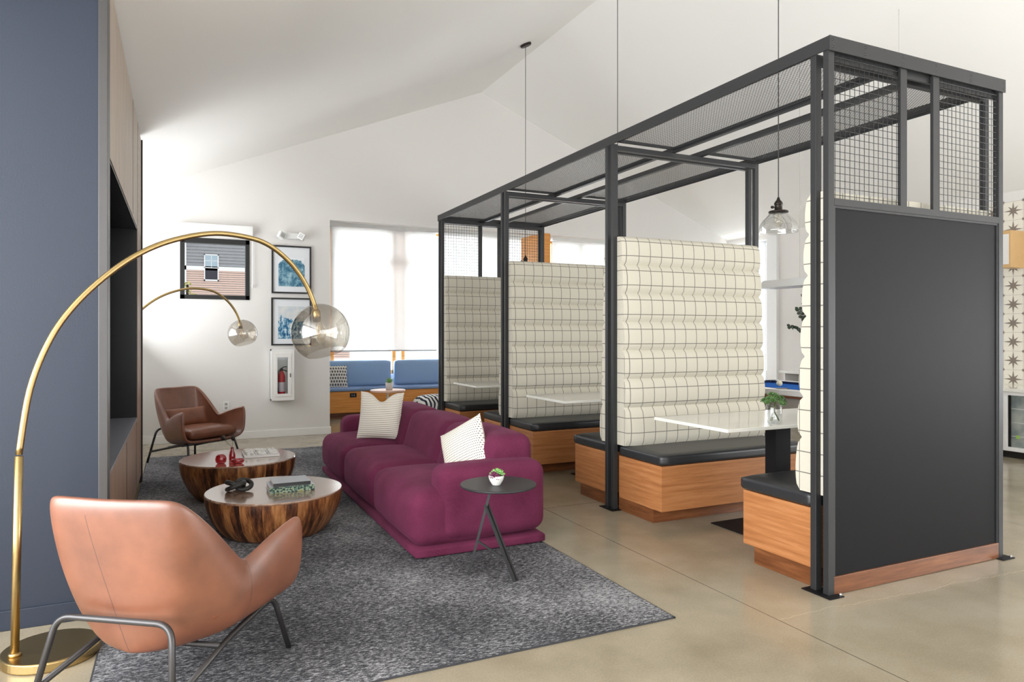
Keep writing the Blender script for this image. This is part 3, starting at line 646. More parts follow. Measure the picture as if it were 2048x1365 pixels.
# ------------------------------------------------------------------ arc floor lamps
def make_lamp(label, loc, rz):
    la = thing('floor_lamp', label, 'lamp', loc, rz, 'brass arc floor lamps')
    MB().lathe([(0, 0), (0.165, 0), (0.168, 0.004), (0.168, 0.034), (0.163, 0.038), (0, 0.038)], (0.12, 0.0, 0), 64).build('base', M['brass'], la, smooth=False, local=True, bevel=0.002)
    MB().lathe([(0, 0.038), (0.022, 0.038), (0.022, 0.048), (0.014, 0.052), (0, 0.052)], (0, 0, 0), 24).build('collar', M['brass'], la, smooth=True, local=True)
    P = [(0, 0.045), (0.013, 0.796), (0.048, 1.04), (0.114, 1.231), (0.199, 1.369), (0.316, 1.496), (0.441, 1.595), (0.583, 1.666), (0.759, 1.712), (0.926, 1.708), (1.026, 1.68), (1.118, 1.62), (1.186, 1.55), (1.234, 1.477), (1.268, 1.40), (1.278, 1.37)]
    MB().tube([(0, 0, 0.045), (0.006, 0, 0.42), (0.013, 0, 0.79)], 0.0145, 16).build('pole', M['brass'], la, smooth=True, local=True)
    MB().tube(spline([(a_, 0, b_) for a_, b_ in P[1:]], 6), 0.0118, 14).build('arm', M['brass'], la, smooth=True, local=True)
    MB().lathe([(0, 0), (0.021, 0), (0.021, 0.055), (0.012, 0.065), (0, 0.065)], (1.283, 0, 1.315), 20, (-.12, 0, 1)).build('socket', M['brass'], la, smooth=True, local=True)
    # smoked glass globe, open at the bottom with a slanted cut
    R = 0.147; nn = 40; vs_ = []; fs_ = []
    ax = Vector((-0.05, -0.03, 1)).normalized(); q = Vector((0, 0, 1)).rotation_difference(Vector((-0.32, -0.05, 1)).normalized())
    rings = 26
    for i in range(rings + 1):
        th = math.radians(7 + (138 - 7) * i / rings)
        for k in range(nn):
            a_ = 2 * PI * k / nn; p = Vector((R * math.sin(th) * math.cos(a_), R * math.sin(th) * math.sin(a_), R * math.cos(th))); p.rotate(q)
            vs_.append(p + Vector((1.302, 0, 1.262)))
    for i in range(rings):
        for k in range(nn): fs_.append((i * nn + k, i * nn + (k + 1) % nn, (i + 1) * nn + (k + 1) % nn, (i + 1) * nn + k))
    MB().add(vs_, fs_).build('lamp_shade', M['smoke_glass'], la, smooth=True, local=True)
    bo = MB().lathe([(0, -0.075), (0.018, -0.07), (0.030, -0.05), (0.031, -0.035), (0.022, -0.01), (0.014, 0.012), (0.013, 0.02)], (1.297, 0, 1.295), 20, (-.1, 0, 1)).build('bulb', M['bulb'], la, smooth=True, local=True)
    MB().tube([(1.288, 0, 1.30), (1.284, 0.004, 1.27), (1.291, 0, 1.242), (1.298, -0.004, 1.27), (1.297, 0, 1.30)], 0.0016, 6).build('filament', M['filament'], bo, local=True)
    return la
la = make_lamp('tall brass arc floor lamp with smoked glass globe, base behind the near armchair', (-0.56, 3.2, 0), math.atan2(0.47, 1.214))
dup(la, (-0.61, 7.43, 0), None, 'brass arc floor lamp with small globe hanging over the far armchair')

# ------------------------------------------------------------------ coffee tables
def coffee(label, loc, R, H, rz):
    ct = thing('coffee_table', label, 'table', loc, rz, 'round bowl-shaped coffee tables')
    pr_ = [(0, 0)]
    for k in range(13):
        a_ = k / 12; pr_.append((R * (0.70 + 0.30 * math.sin(a_ * PI / 2) ** 0.9), (H - 0.012) * (a_ ** 1.15)))
    MB().lathe(pr_, n=96).build('body', M['staves'], ct, smooth=True, local=True)
    MB().lathe([(0, H - 0.012), (R, H - 0.012), (R + 0.001, H - 0.006), (R - 0.003, H), (0, H)], n=96).build('tabletop', M['table_top'], ct, local=True)
    return ct
coffee('nearer bowl-shaped round wood coffee table holding books and a black knot', (0.552, 4.69, Z0), 0.415, 0.262, 0.4)
coffee('farther bowl-shaped dark wood coffee table holding red glass and a game board', (0.42, 5.84, Z0), 0.42, 0.293, 2.2)
TZ1, TZ2 = Z0 + 0.262, Z0 + 0.293
# black knot sculpture
kp = []
for k in range(140):
    a_ = 2 * PI * k / 140
    kp.append((0.056 * (1 + 0.42 * math.cos(3 * a_)) * math.cos(2 * a_), 0.056 * (1 + 0.42 * math.cos(3 * a_)) * math.sin(2 * a_), 0.036 + 0.021 * math.sin(3 * a_)))
kb = MB().tube(kp, 0.0145, 12, closed=True)
tag(kb.build('knot_sculpture', M['black_iron'], smooth=True), 'black knotted rope-like sculpture on the nearer coffee table', 'sculpture').location = (0.335, 4.73, TZ1)
def book(label, x0, x1, y0, y1, z0, z1, spine, cov, group=None):
    b_ = thing('book', label, 'book', ((x0 + x1) / 2, (y0 + y1) / 2, z0), 0, group)
    MB().box(x0 + 0.004, x1 - 0.004, y0 + 0.003, y1 - 0.004, z0 + 0.003, z1 - 0.003).build('pages', M['pages'], b_)
    MB().box(x0, x1, y0, y1, z0, z0 + 0.003).box(x0, x1, y0, y1, z1 - 0.003, z1).build('cover', cov, b_)
    MB().box(x0, x1, y0 - 0.003, y0, z0, z1).build('spine', spine, b_)
book('thick book with mottled green spine, bottom of the stack on the nearer coffee table', 0.505, 0.775, 4.555, 4.755, TZ1 + 0.0005, TZ1 + 0.036, M['spine'], M['cover'])
book('thin grey book with black spine, top of the stack on the nearer coffee table', 0.528, 0.752, 4.565, 4.765, TZ1 + 0.037, TZ1 + 0.057, M['black_gloss'], M['cover'])
# red glass
def glass(name, label, cat, prof, loc, m=None, sx=1.0, sy=1.0, group=None):
    o = MB().lathe(prof, n=28).build(name, m or M['red_glass'], smooth=True); o.location = loc; o.scale = (sx, sy, 1); return tag(o, label, cat, group)
glass('glass_vase', 'squat rounded red glass vase, left on the farther coffee table', 'vase', [(0, 0), (0.024, 0.0), (0.036, 0.012), (0.040, 0.034), (0.034, 0.056), (0.022, 0.066), (0.0195, 0.067), (0.031, 0.055), (0.036, 0.034), (0.03, 0.012), (0, 0.008)], (0.279, 5.60, TZ2), group='red glass on the farther coffee table')
vt = glass('glass_vase', 'tall slim red glass bottle vase holding dried thistles', 'vase', [(0, 0), (0.022, 0.0), (0.024, 0.02), (0.023, 0.05), (0.016, 0.078), (0.010, 0.092), (0.012, 0.108), (0.0095, 0.108), (0.0075, 0.092), (0.013, 0.076), (0.019, 0.05), (0.02, 0.012), (0, 0.008)], (0.36, 5.65, TZ2), group='red glass on the farther coffee table')
glass('glass_bowl', 'low red glass bowl in front of the tall red vase', 'bowl', [(0, 0), (0.026, 0.0), (0.040, 0.012), (0.044, 0.028), (0.038, 0.036), (0.034, 0.034), (0.038, 0.026), (0.034, 0.013), (0, 0.008)], (0.392, 5.545, TZ2), sx=1.08, sy=0.9, group='red glass on the farther coffee table')
th = thing('dried_thistle', 'two dark dried thistle stems standing in the tall red vase', 'dried flower', (0.36, 5.65, TZ2 + 0.012))
for (dx, dy, hz) in ((-0.062, 0.015, 0.176), (0.006, 0.0, 0.172)):
    st = MB().tube(spline([(0.36, 5.65, TZ2 + 0.014), (0.361, 5.65, TZ2 + 0.10), (0.36 + dx * 0.5, 5.65 + dy * 0.5, TZ2 + 0.14), (0.36 + dx, 5.65 + dy, TZ2 + hz)], 5), 0.0012, 6).build('stem', M['bronze'], th)
    hd = MB().lathe([(0, -0.018), (0.010, -0.012), (0.016, 0.0), (0.013, 0.014), (0.006, 0.02), (0, 0.02)], (0.36 + dx, 5.65 + dy, TZ2 + hz), 12)
    for k in range(26):
        a_ = random.uniform(0, 2 * PI); e = random.uniform(-0.9, 1.2); d = Vector((math.cos(a_) * math.cos(e), math.sin(a_) * math.cos(e), math.sin(e)))
        c_ = Vector((0.36 + dx, 5.65 + dy, TZ2 + hz)); hd.bar(c_ + d * 0.01, c_ + d * 0.027, 0.0016)
    hd.build('flower_head', M['bronze'], th)
# noughts and crosses board
gb = thing('game_board', 'white square game board on the farther coffee table', 'game board', (0.582, 5.87, TZ2))
MB().box(0.452, 0.712, 5.748, 6.002, TZ2 + 0.0005, TZ2 + 0.018).build('tray', M['ceramic'], gb, bevel=0.002)
gr_ = MB()
for i in range(1, 3):
    gr_.box(0.452 + i * 0.0867 - 0.002, 0.452 + i * 0.0867 + 0.002, 5.752, 5.998, TZ2 + 0.018, TZ2 + 0.0188); gr_.box(0.456, 0.708, 5.748 + i * 0.0847 - 0.002, 5.748 + i * 0.0847 + 0.002, TZ2 + 0.018, TZ2 + 0.0188)
gr_.build('grid_line', M['black_gloss'], gb)
cells = [(i, j) for j in range(3) for i in range(3)]
names = {0: 'front', 1: 'middle', 2: 'back'}; nm = {0: 'left', 1: 'centre', 2: 'right'}
for (i, j) in cells:
    cx_, cy_ = 0.452 + (i + 0.5) * 0.0867, 5.748 + (j + 0.5) * 0.0847; zt = TZ2 + 0.019
    dark = (i + j) % 2 == 1
    pc = MB()
    if (i * 2 + j) % 3 == 0:
        pc.bar((cx_ - 0.026, cy_ - 0.026, zt + 0.008), (cx_ + 0.026, cy_ + 0.026, zt + 0.008), 0.014, 0.016); pc.bar((cx_ - 0.026, cy_ + 0.026, zt + 0.0083), (cx_ + 0.026, cy_ - 0.026, zt + 0.0083), 0.014, 0.0164)
        kind = 'cross'
    else:
        pc.lathe([(0.018, 0), (0.034, 0), (0.035, 0.003), (0.035, 0.013), (0.033, 0.016), (0.020, 0.016), (0.018, 0.013), (0.018, 0)], (cx_, cy_, zt), 24); kind = 'ring'
    tag(pc.build('game_piece', M['ceramic']), 'white %s game piece in the %s row, %s column of the board' % (kind, names[j], nm[i]), 'game piece', 'pieces on the game board')

# ------------------------------------------------------------------ side table
sx_, sy_ = 1.53, 3.40
stb = thing('side_table', 'round black metal side table in front of the sofa arm', 'table', (sx_, sy_, Z0))
MB().lathe([(0, 0.448), (0.196, 0.448), (0.202, 0.452), (0.202, 0.459), (0.199, 0.461), (0, 0.461)], (sx_, sy_, 0), 72).build('tabletop', M['black_steel'], stb, bevel=0.001)
top = Vector((1.455, 3.33, 0.449)); j1 = Vector((1.430, 3.345, 0.37)); f1 = Vector((1.354, 3.385, Z0)); f2 = Vector((1.523, 3.186, Z0)); f3 = Vector((1.545, 3.195, Z0))
MB().bar(top, f1, 0.009, 0.013).build('leg', M['black_steel'], stb)
MB().bar(j1, f2, 0.009, 0.013).bar(j1 + Vector((0.016, 0.01, 0.004)), f3, 0.009, 0.013).bar(f2 + Vector((0, 0, 0.004)), f3 + Vector((0, 0, 0.004)), 0.008).build('leg', M['black_steel'], stb)
MB().bar(f1.lerp(top, 0.40), f2.lerp(j1, 0.28), 0.008, 0.010).build('stretcher', M['black_steel'], stb)
MB().lathe([(0, 0.440), (0.05, 0.440), (0.05, 0.448), (0, 0.448)], (1.47, 3.34, 0), 24).build('mount_plate', M['black_steel'], stb)

def leaf(mb, c, d, L, w, curl=0.0, up=(0, 0, 1)):
    d = Vector(d).normalized(); c = Vector(c); s_ = d.cross(Vector(up))
    if s_.length < 1e-3: s_ = Vector((1, 0, 0))
    s_.normalize(); nn = s_.cross(d)
    p = [c, c + d * L * 0.4 + s_ * w / 2 + nn * curl, c + d * L * 0.75 + s_ * w * 0.4 + nn * curl * 1.2, c + d * L + nn * curl * 0.6, c + d * L * 0.75 - s_ * w * 0.4 + nn * curl * 1.2, c + d * L * 0.4 - s_ * w / 2 + nn * curl]
    th_ = nn * 0.0012
    vs_ = [q + th_ for q in p] + [q - th_ for q in p]
    mb.add(vs_, [(0, 1, 2, 3, 4, 5), (11, 10, 9, 8, 7, 6)] + [(i, i + 6, (i + 1) % 6 + 6, (i + 1) % 6) for i in range(6)])
def rosette(mb, c, R, n=14, tilt=(0, 0, 1), flat=0.5):
    q = Vector((0, 0, 1)).rotation_difference(Vector(tilt).normalized())
    for ring, (k, el) in enumerate(((n, 0.25), (int(n * 0.7), 0.75), (int(n * 0.45), 1.2))):
        for i in range(k):
            a_ = 2 * PI * (i + 0.5 * ring) / k; e = el
            d = Vector((math.cos(a_) * math.cos(e), math.sin(a_) * math.cos(e), math.sin(e))); d.rotate(q)
            leaf(mb, Vector(c) + d * R * 0.08, d, R * (1 - 0.18 * ring), R * 0.42, R * 0.05)
# succulent pot on the side table
sp = thing('succulent_pot', 'purple and green succulent in a small white ribbed pot on the black side table', 'plant', (1.505, 3.37, 0.4615))
px_, py_, pz_ = 1.505, 3.37, 0.4615
rib = [(0, 0), (0.020, 0)]
for k in range(9): rib.append((0.022 + 0.0185 * math.sin(k / 8 * PI / 2) + (0.0006 if k % 2 else 0), 0.003 + k * 0.0056))
rib += [(0.0395, 0.050), (0.037, 0.050), (0.034, 0.040), (0, 0.040)]
MB().lathe(rib, (px_, py_, pz_), 40).build('pot', M['ceramic'], sp, smooth=True)
mb = MB(); rosette(mb, (px_ + 0.010, py_ - 0.005, pz_ + 0.060), 0.034, 14, (0.3, -0.2, 1)); rosette(mb, (px_ + 0.022, py_ + 0.01, pz_ + 0.045), 0.026, 12, (1, 0.2, 0.8)); rosette(mb, (px_ + 0.0, py_ + 0.018, pz_ + 0.055), 0.028, 12, (0, 0.6, 1))
mb.build('green_rosette', M['light_leaf'], sp)
mb = MB(); rosette(mb, (px_ - 0.018, py_ - 0.012, pz_ + 0.052), 0.026, 13, (-0.7, -0.3, 1)); rosette(mb, (px_ - 0.006, py_ - 0.024, pz_ + 0.046), 0.020, 12, (-0.1, -1, 0.8))
mb.build('purple_rosette', M['purple_leaf'], sp)

# ------------------------------------------------------------------ booth frame
X0, X1 = 2.80, 4.175
PC = [2.437, 4.276, 6.112, 7.912]; TW = 0.034; OFF = 0.0375
bf = thing('canopy_frame', 'tall black steel canopy frame with wire mesh enclosing the three booths', 'frame', (3.487, 5.17, 0))
for pc_ in PC:
    for sg in (-1, 1):
        for xx in (X0, X1 - 0.038):
            y = pc_ + sg * OFF
            MB().box(xx, xx + 0.038, y - TW / 2, y + TW / 2, 0.004, 2.614).build('post', M['black_steel'], bf, bevel=0.002)
        y = pc_ + sg * OFF
        o_end = (pc_ == PC[0] and sg < 0) or (pc_ == PC[3] and sg > 0)
        ya_, yb_ = (min(y - sg * 0.017, y - sg * 0.003), max(y - sg * 0.017, y - sg * 0.003)) if o_end else (y - 0.017, y + 0.017)
        MB().box(X0 + 0.038, X1 - 0.038, ya_, yb_, 2.572, 2.645 if o_end else 2.606).build('cross_beam', M['black_steel'], bf)
    for xx, s_ in ((X0, -1), (X1, 1)):
        x0_, x1_ = (xx - 0.035, xx + 0.06) if s_ < 0 else (xx - 0.06, xx + 0.045)
        bp = MB().box(x0_, x1_, pc_ - 0.092, pc_ + 0.078, 0.0005, 0.005).build('base_plate', M['black_panel'], bf)
        MB().lathe([(0, 0.005), (0.007, 0.005), (0.007, 0.010), (0.004, 0.016), (0, 0.016)], ((xx + 0.052 if s_ < 0 else xx + 0.03), pc_ - 0.078, 0), 8).build('bolt', M['chrome'], bp)
ya, yb = PC[0] - OFF - TW / 2 - 0.004, PC[3] + OFF + TW / 2 + 0.004
for xx in (X0 - 0.005, X1 - 0.001): MB().box(xx, xx + 0.006, ya + 0.001, yb - 0.001, 2.612, 2.676).build('side_rail', M['black_steel'], bf)
for yy, s_ in ((ya, -1), (yb, 1)):
    y0_, y1_ = (yy - 0.006, yy) if s_ < 0 else (yy, yy + 0.006)
    fr = MB().box(X0 - 0.006, X1 + 0.006, y0_, y1_, 2.606, 2.677).build('end_fascia', M['black_steel'], bf)
    for xs in (X0 + 0.014, X0 + 0.24, X0 + 0.52, X0 + 0.78, X0 + 1.07, X1 - 0.014):
        for zs in (2.624, 2.659): MB().lathe([(0, 0), (0.0055, 0), (0.004, 0.003), (0, 0.003)], (xs, y0_ if s_ < 0 else y1_, zs), 10, (0, s_, 0)).build('screw', M['black_gloss'], fr)
# long roof bars
for xx in (3.322, 3.582): MB().box(xx, xx + 0.036, ya + 0.004, yb - 0.004, 2.609, 2.645).build('roof_bar', M['black_steel'], bf)
def diamond(mb, x0, x1, y0, y1, z, sx=0.0098, sy=0.0122, w=0.0015):
    """expanded metal: two families of diagonals clipped to the rectangle"""
    k = sy / sx  # dy per dx along a diagonal
    L = x1 - x0
    for sgn in (1, -1):
        y = y0 - k * L
        while y < y1 + k * L:
            # line: Y = y + sgn*k*(x-x0)  (for sgn=-1 start shifted)
            a0 = y if sgn > 0 else y
            xs = []
            xa, xb = x0, x1
            if sgn > 0: lo, hi = (y0 - a0) / k, (y1 - a0) / k
            else: lo, hi = (a0 - y1) / k, (a0 - y0) / k
            p, q = max(0, lo), min(L, hi)
            if q - p > 0.004: mb.bar((x0 + p, a0 + sgn * k * p, z), (x0 + q, a0 + sgn * k * q, z), w, 0.0016)
            y += 2 * sy
for i in range(3):
    y0_, y1_ = PC[i] + OFF + TW / 2 + 0.016, PC[i + 1] - OFF - TW / 2 - 0.016
    for xa, xb in ((X0 + 0.026, 3.322), (3.618, X1 - 0.024)):
        mb = MB(); diamond(mb, xa + 0.012, xb - 0.004, y0_, y1_, 2.632)
        mb.build('roof_mesh', M['black_steel'], bf)
        MB().box(xa, xa + 0.010, y0_, y1_, 2.622, 2.642).box(xb - 0.010, xb - 0.002, y0_, y1_, 2.622, 2.642).box(xa, xb, y0_ - 0.004, y0_ + 0.012, 2.622, 2.642).box(xa, xb, y1_ - 0.012, y1_ + 0.004, 2.622, 2.642).build('mesh_frame', M['black_steel'], bf)
# end walls: panel, rail, mullions, wire mesh, wood kick
for yy, s_ in ((PC[0] - OFF, -1), (PC[3] + OFF, 1)):
    MB().box(X0 + 0.038, X1 - 0.038, yy - TW / 2, yy + TW / 2, 1.872, 1.906).build('mid_rail', M['black_steel'], bf)
    for xa in (3.314, 3.570): MB().box(xa, xa + 0.048, min(yy + s_ * TW / 2, yy), max(yy + s_ * TW / 2, yy), 1.906, 2.606).build('mullion', M['black_steel'], bf)
    for xa, xb in ((X0 + 0.038, 3.314), (3.618, X1 - 0.038)):
        mb = MB(); nx = round((xb - xa) / 0.0345); 
        for k in range(nx): x = xa + (k + 0.5) * (xb - xa) / nx; mb.tube([(x, yy + s_ * 0.006, 1.906), (x, yy + s_ * 0.006, 2.606)], 0.0017, 5, cap=False)
        for k in range(20): z = 1.906 + (k + 0.5) * 0.035; mb.tube([(xa, yy + s_ * 0.009, z), (xb, yy + s_ * 0.009, z)], 0.0017, 5, cap=False)
        mb.build('wire_mesh', M['black_gloss'], bf, smooth=True)
    MB().box(X0 + 0.038, X1 - 0.038, yy - 0.006, yy + 0.012, 0.087, 1.872).build('end_panel', M['black_panel'], bf)
    eb = MB(); zb0, zb1 = 0.087, 1.872
    eb.box(X0 + 0.038, X0 + 0.050, yy - 0.012, yy - 0.006, zb0, zb1).box(X1 - 0.050, X1 - 0.038, yy - 0.012, yy - 0.006, zb0, zb1).box(X0 + 0.05, X1 - 0.05, yy - 0.012, yy - 0.006, zb1 - 0.012, zb1)
    eb.build('panel_bead', M['black_steel'], bf)
    MB().box(X0 + 0.038, X1 - 0.038, yy - 0.016, yy + 0.014, 0.002, 0.087).build('kick_board', M['walnut'], bf, bevel=0.002)

# ------------------------------------------------------------------ booth benches
def back_profile(nch=7, z0=0.466, z1=1.95):
    """(offset from centre line, z) of the channelled face"""
    pts = []; zs = [z0, z0 + 0.27]
    while len(zs) < nch + 1: zs.append(zs[-1] + (z1 - z0 - 0.27) / (nch - 1))
    for a_, b_ in zip(zs, zs[1:]):
        for k in range(9):
            t_ = k / 9; z = a_ + (b_ - a_) * t_
            base = 0.176 - 0.070 * (z - z0) / (z1 - z0)
            if z < z0 + 0.30: base += 0.0
            puff = 0.033 * (math.sin(PI * t_) ** 0.38 if t_ > 0 else 0) - 0.006
            pts.append((base + puff, z))
    pts.append((0.100, z1)); return pts
def make_bench(label, cy, s_, group='booth benches'):
    """bench whose seat reaches from the partition centre line cy towards s_"""
    be = thing('booth_bench', label, 'bench', (3.487, cy, 0), 0, group)
    xa, xb = 2.842, 4.135
    def Y(a_, b_): return (min(cy + s_ * a_, cy + s_ * b_), max(cy + s_ * a_, cy + s_ * b_))
    y0_, y1_ = Y(0.062, 0.552); MB().box(xa, xb, y0_, y1_, 0.090, 0.388).build('base', M['oak'], be, bevel=0.002)
    y0_, y1_ = Y(0.062, 0.468); MB().box(xa, xb, y0_, y1_, 0.0005, 0.090).build('toe_kick', M['walnut'], be)
    y0_, y1_ = Y(0.070, 0.572); MB().cushion(xa - 0.014, xb + 0.014, y0_, y1_, 0.389, 0.466, 0.026, (0, 0, 0.006), n=12).build('seat_cushion', M['black_vinyl'], be, smooth=True)
    pf = back_profile(); mb = MB(); nx = 16; vs_ = []; fs_ = []; w0, w1 = xa - 0.010, xb - 0.002
    m_ = len(pf)
    for i in range(nx + 1):
        u = i / nx; x = w0 + (w1 - w0) * u
        e = min(u, 1 - u) * (w1 - w0); rnd = 0.022 * (1 - math.sqrt(max(0, 1 - max(0, 1 - e / 0.022) ** 2)))
        for (o_f, z) in pf: vs_.append((x, cy + s_ * (o_f - rnd * (0.4 if False else 1.0)), z))
    for i in range(nx):
        for j in range(m_ - 1): fs_.append((i * m_ + j, (i + 1) * m_ + j, (i + 1) * m_ + j + 1, i * m_ + j + 1))
    b0 = len(vs_)
    for i in range(nx + 1):
        x = w0 + (w1 - w0) * i / nx; vs_ += [(x, cy + s_ * 0.002, pf[0][1]), (x, cy + s_ * 0.002, pf[-1][1] + 0.0)]
    for i in range(nx):
        fs_.append((i * m_ + m_ - 1, (i + 1) * m_ + m_ - 1, b0 + 2 * (i + 1) + 1, b0 + 2 * i + 1))
        fs_.append((b0 + 2 * i, b0 + 2 * i + 1, b0 + 2 * (i + 1) + 1, b0 + 2 * (i + 1)))
        fs_.append((i * m_, b0 + 2 * i, b0 + 2 * (i + 1), (i + 1) * m_))
    fs_.append(tuple([j for j in range(m_)] + [b0 + 1, b0])); e_ = nx * m_
    fs_.append(tuple([e_ + j for j in range(m_)][::-1] + [b0 + 2 * nx, b0 + 2 * nx + 1]))
    mb.add(vs_, fs_)
    o = mb.build('backrest', M['check'], be)
    import bmesh
    bm = bmesh.new(); bm.from_mesh(o.data); bmesh.ops.recalc_face_normals(bm, faces=bm.faces); bm.to_mesh(o.data); bm.free()
    for p in o.data.polygons: p.use_smooth = len(p.vertices) == 4
    md = o.modifiers.new('es', 'EDGE_SPLIT'); md.split_angle = math.radians(50)
    return be
make_bench('booth bench in the nearest booth, back against the black end panel', PC[0], 1)
make_bench('booth bench facing the camera across the table with the glass vase', PC[1], -1)
make_bench('booth bench in the middle booth, seat reaching left past the second post', PC[1], 1)
make_bench('booth bench facing the camera in the middle booth', PC[2], -1)
make_bench('booth bench in the farthest booth, turned away from the camera', PC[2], 1)
make_bench('booth bench at the far end, facing the camera in the farthest booth', PC[3], -1)

# ------------------------------------------------------------------ booth tables
tbl = None
for i, wh in enumerate(('nearest booth, with the glass vase', 'middle booth', 'farthest booth')):
    yc = (PC[i] + PC[i + 1]) / 2; lab = 'white stone-topped table on a flat black pedestal in the ' + wh
    if tbl is None:
        tbl = thing('booth_table', lab, 'table', (3.487, yc, 0), 0, 'booth tables')
        MB().box(2.758, 4.16, yc - 0.335, yc + 0.335, 0.702, 0.722).build('tabletop', M['quartz'], tbl, bevel=0.003)
        MB().box(3.418, 3.548, yc - 0.045, yc + 0.045, 0.006, 0.695).build('pedestal', M['black_panel'], tbl, bevel=0.003)
        MB().box(3.18, 3.79, yc - 0.285, yc + 0.285, 0.0005, 0.008).build('foot_plate', M['black_panel'], tbl, bevel=0.002)
        MB().box(3.2, 3.77, yc - 0.2, yc + 0.2, 0.694, 0.702).build('mount_plate', M['black_steel'], tbl)
    else: dup(tbl, (3.487, yc, 0), None, lab)
YT = (PC[0] + PC[1]) / 2
# glass vase with cut greenery
vz = 0.7225; vx, vy = 3.215, 3.13
gv = MB().lathe([(0, 0), (0.040, 0), (0.047, 0.006), (0.048, 0.02), (0.048, 0.095), (0.044, 0.106), (0.040, 0.110), (0.038, 0.109), (0.042, 0.104), (0.045, 0.09), (0.045, 0.02), (0.042, 0.010), (0, 0.010)], (0, 0, 0), 36).build('glass_vase', M['clear_glass'], smooth=True)
gv.location = (vx, vy, vz); tag(gv, 'clear cylindrical glass vase on the white table of the nearest booth', 'vase')
sg_ = thing('succulent_sprigs', 'round bunch of green succulent sprigs standing in the clear glass vase', 'plant', (vx, vy, vz + 0.012))
random.seed(5)
heads = []
for k in range(3):
    a_ = 2 * PI * k / 3 + 0.4
    b0_ = Vector((vx - 0.03 * math.cos(a_), vy - 0.03 * math.sin(a_), vz + 0.014)); b1_ = Vector((vx + 0.035 * math.cos(a_), vy + 0.035 * math.sin(a_), vz + 0.145))
    MB().tube([b0_, (b0_ + b1_) / 2, b1_], 0.0032, 7).build('stem', M['stem'], sg_, smooth=True); heads.append(b1_)
mb = MB()
for k in range(24):
    a_ = random.uniform(0, 2 * PI); e = random.uniform(0, 1) ** 0.5 * 0.062; zz = 0.075 * math.sqrt(max(0, 1 - (e / 0.068) ** 2)) * random.uniform(0.3, 1)
    rosette(mb, (vx + e * math.cos(a_), vy + e * math.sin(a_), vz + 0.112 + zz * 0.8), random.uniform(0.018, 0.026), 9, (math.cos(a_) * e * 14, math.sin(a_) * e * 14, 0.9))
mb.build('foliage', M['green_leaf'], sg_)

# ------------------------------------------------------------------ pendants
pn = None
for i, wh in enumerate(('over the nearest booth table', 'over the middle booth', 'over the farthest booth')):
    yc = (PC[i] + PC[i + 1]) / 2 - (0 if i == 0 else 0.0); px = 3.488
    lab = 'seeded glass bell pendant on a long cord ' + wh
    if pn is None:
        z = 1.91; pn = thing('pendant_lamp', lab, 'lamp', (px, yc, 0), 0, 'pendants over the booths')
        MB().lathe([(0.120, 0.0), (0.122, 0.004), (0.119, 0.012), (0.118, 0.030), (0.112, 0.052), (0.098, 0.074), (0.078, 0.094), (0.060, 0.116), (0.050, 0.128)], (px, yc, z), 48).build('lamp_shade', M['seeded_glass'], pn, smooth=True)
        MB().lathe([(0, 0.126), (0.060, 0.126), (0.062, 0.130), (0.058, 0.137), (0.03, 0.142), (0.024, 0.146), (0.024, 0.175), (0.027, 0.178), (0.027, 0.186), (0.022, 0.196), (0.012, 0.208), (0.006, 0.226), (0, 0.226)], (px, yc, z), 32).build('socket', M['bronze'], pn, smooth=True)
        MB().tube([(px - 0.024, yc, z + 0.158), (px - 0.05, yc, z + 0.158)], 0.003, 8).lathe([(0, -0.006), (0.009, -0.006), (0.009, 0.006), (0, 0.006)], (px - 0.052, yc, z + 0.158), 12, (1, 0, 0)).build('switch', M['bronze'], pn)
        MB().lathe([(0, 0.035), (0.018, 0.04), (0.028, 0.06), (0.027, 0.08), (0.016, 0.108), (0.013, 0.125)], (px, yc, z), 20).build('bulb', M['bulb'], pn, smooth=True)
        MB().tube([(px, yc, z + 0.22), (px, yc, cz(px) - 0.02)], 0.0032, 8).build('cord', M['cord'], pn, smooth=True)
        MB().lathe([(0, -0.024), (0.058, -0.024), (0.063, -0.018), (0.063, 0.0), (0, 0.0)], (px, yc, cz(px) - 0.001), 32, (-SL, 0, 1)).build('canopy', M['bronze'], pn, smooth=False)
    else: dup(pn, (px, yc, 0), None, lab)

# ------------------------------------------------------------------ on the far wall
def frame(label, x0, x1, z0, z1, m, ix, iz0, iz1):
    cx_ = (x0 + x1) / 2; zc = (z0 + z1) / 2
    pf_ = thing('framed_print', label, 'picture', (cx_, YF - 0.013, zc), 0, 'framed prints on the far wall')
    b = 0.019; f_ = MB(); ya_, yb_ = YF - 0.026, YF - 0.001
    f_.box(x0, x1, ya_, yb_, z0, z0 + b).box(x0, x1, ya_, yb_, z1 - b, z1).box(x0, x0 + b, ya_, yb_, z0 + b, z1 - b).box(x1 - b, x1, ya_, yb_, z0 + b, z1 - b)
    f_.build('frame', M['frame_black'], pf_)
    MB().box(x0 + b, x1 - b, YF - 0.014, YF - 0.001, z0 + b, z1 - b).build('mat_board', M['paper'], pf_)
    MB().box(x0 + ix, x1 - ix, YF - 0.0155, YF - 0.014, iz0, iz1).build('print', m, pf_, origin=(cx_, YF - 0.0148, (iz0 + iz1) / 2))
frame('upper black-framed print of a teal rocky mass beside the small window', 1.019, 1.488, 1.757, 2.345, M['art0'], 0.08, 1.845, 2.20)
frame('lower black-framed print of blue breaking waves above the extinguisher cabinet', 1.015, 1.488, 1.119, 1.704, M['art1'], 0.08, 1.20, 1.60)
el = thing('emergency_light', 'white twin-head emergency light above the framed prints', 'lamp', (1.245, YF - 0.03, 2.46))
MB().cushion(1.15, 1.34, YF - 0.05, YF - 0.001, 2.425, 2.505, 0.015, n=8).build('housing', M['white_metal'], el, smooth=True)
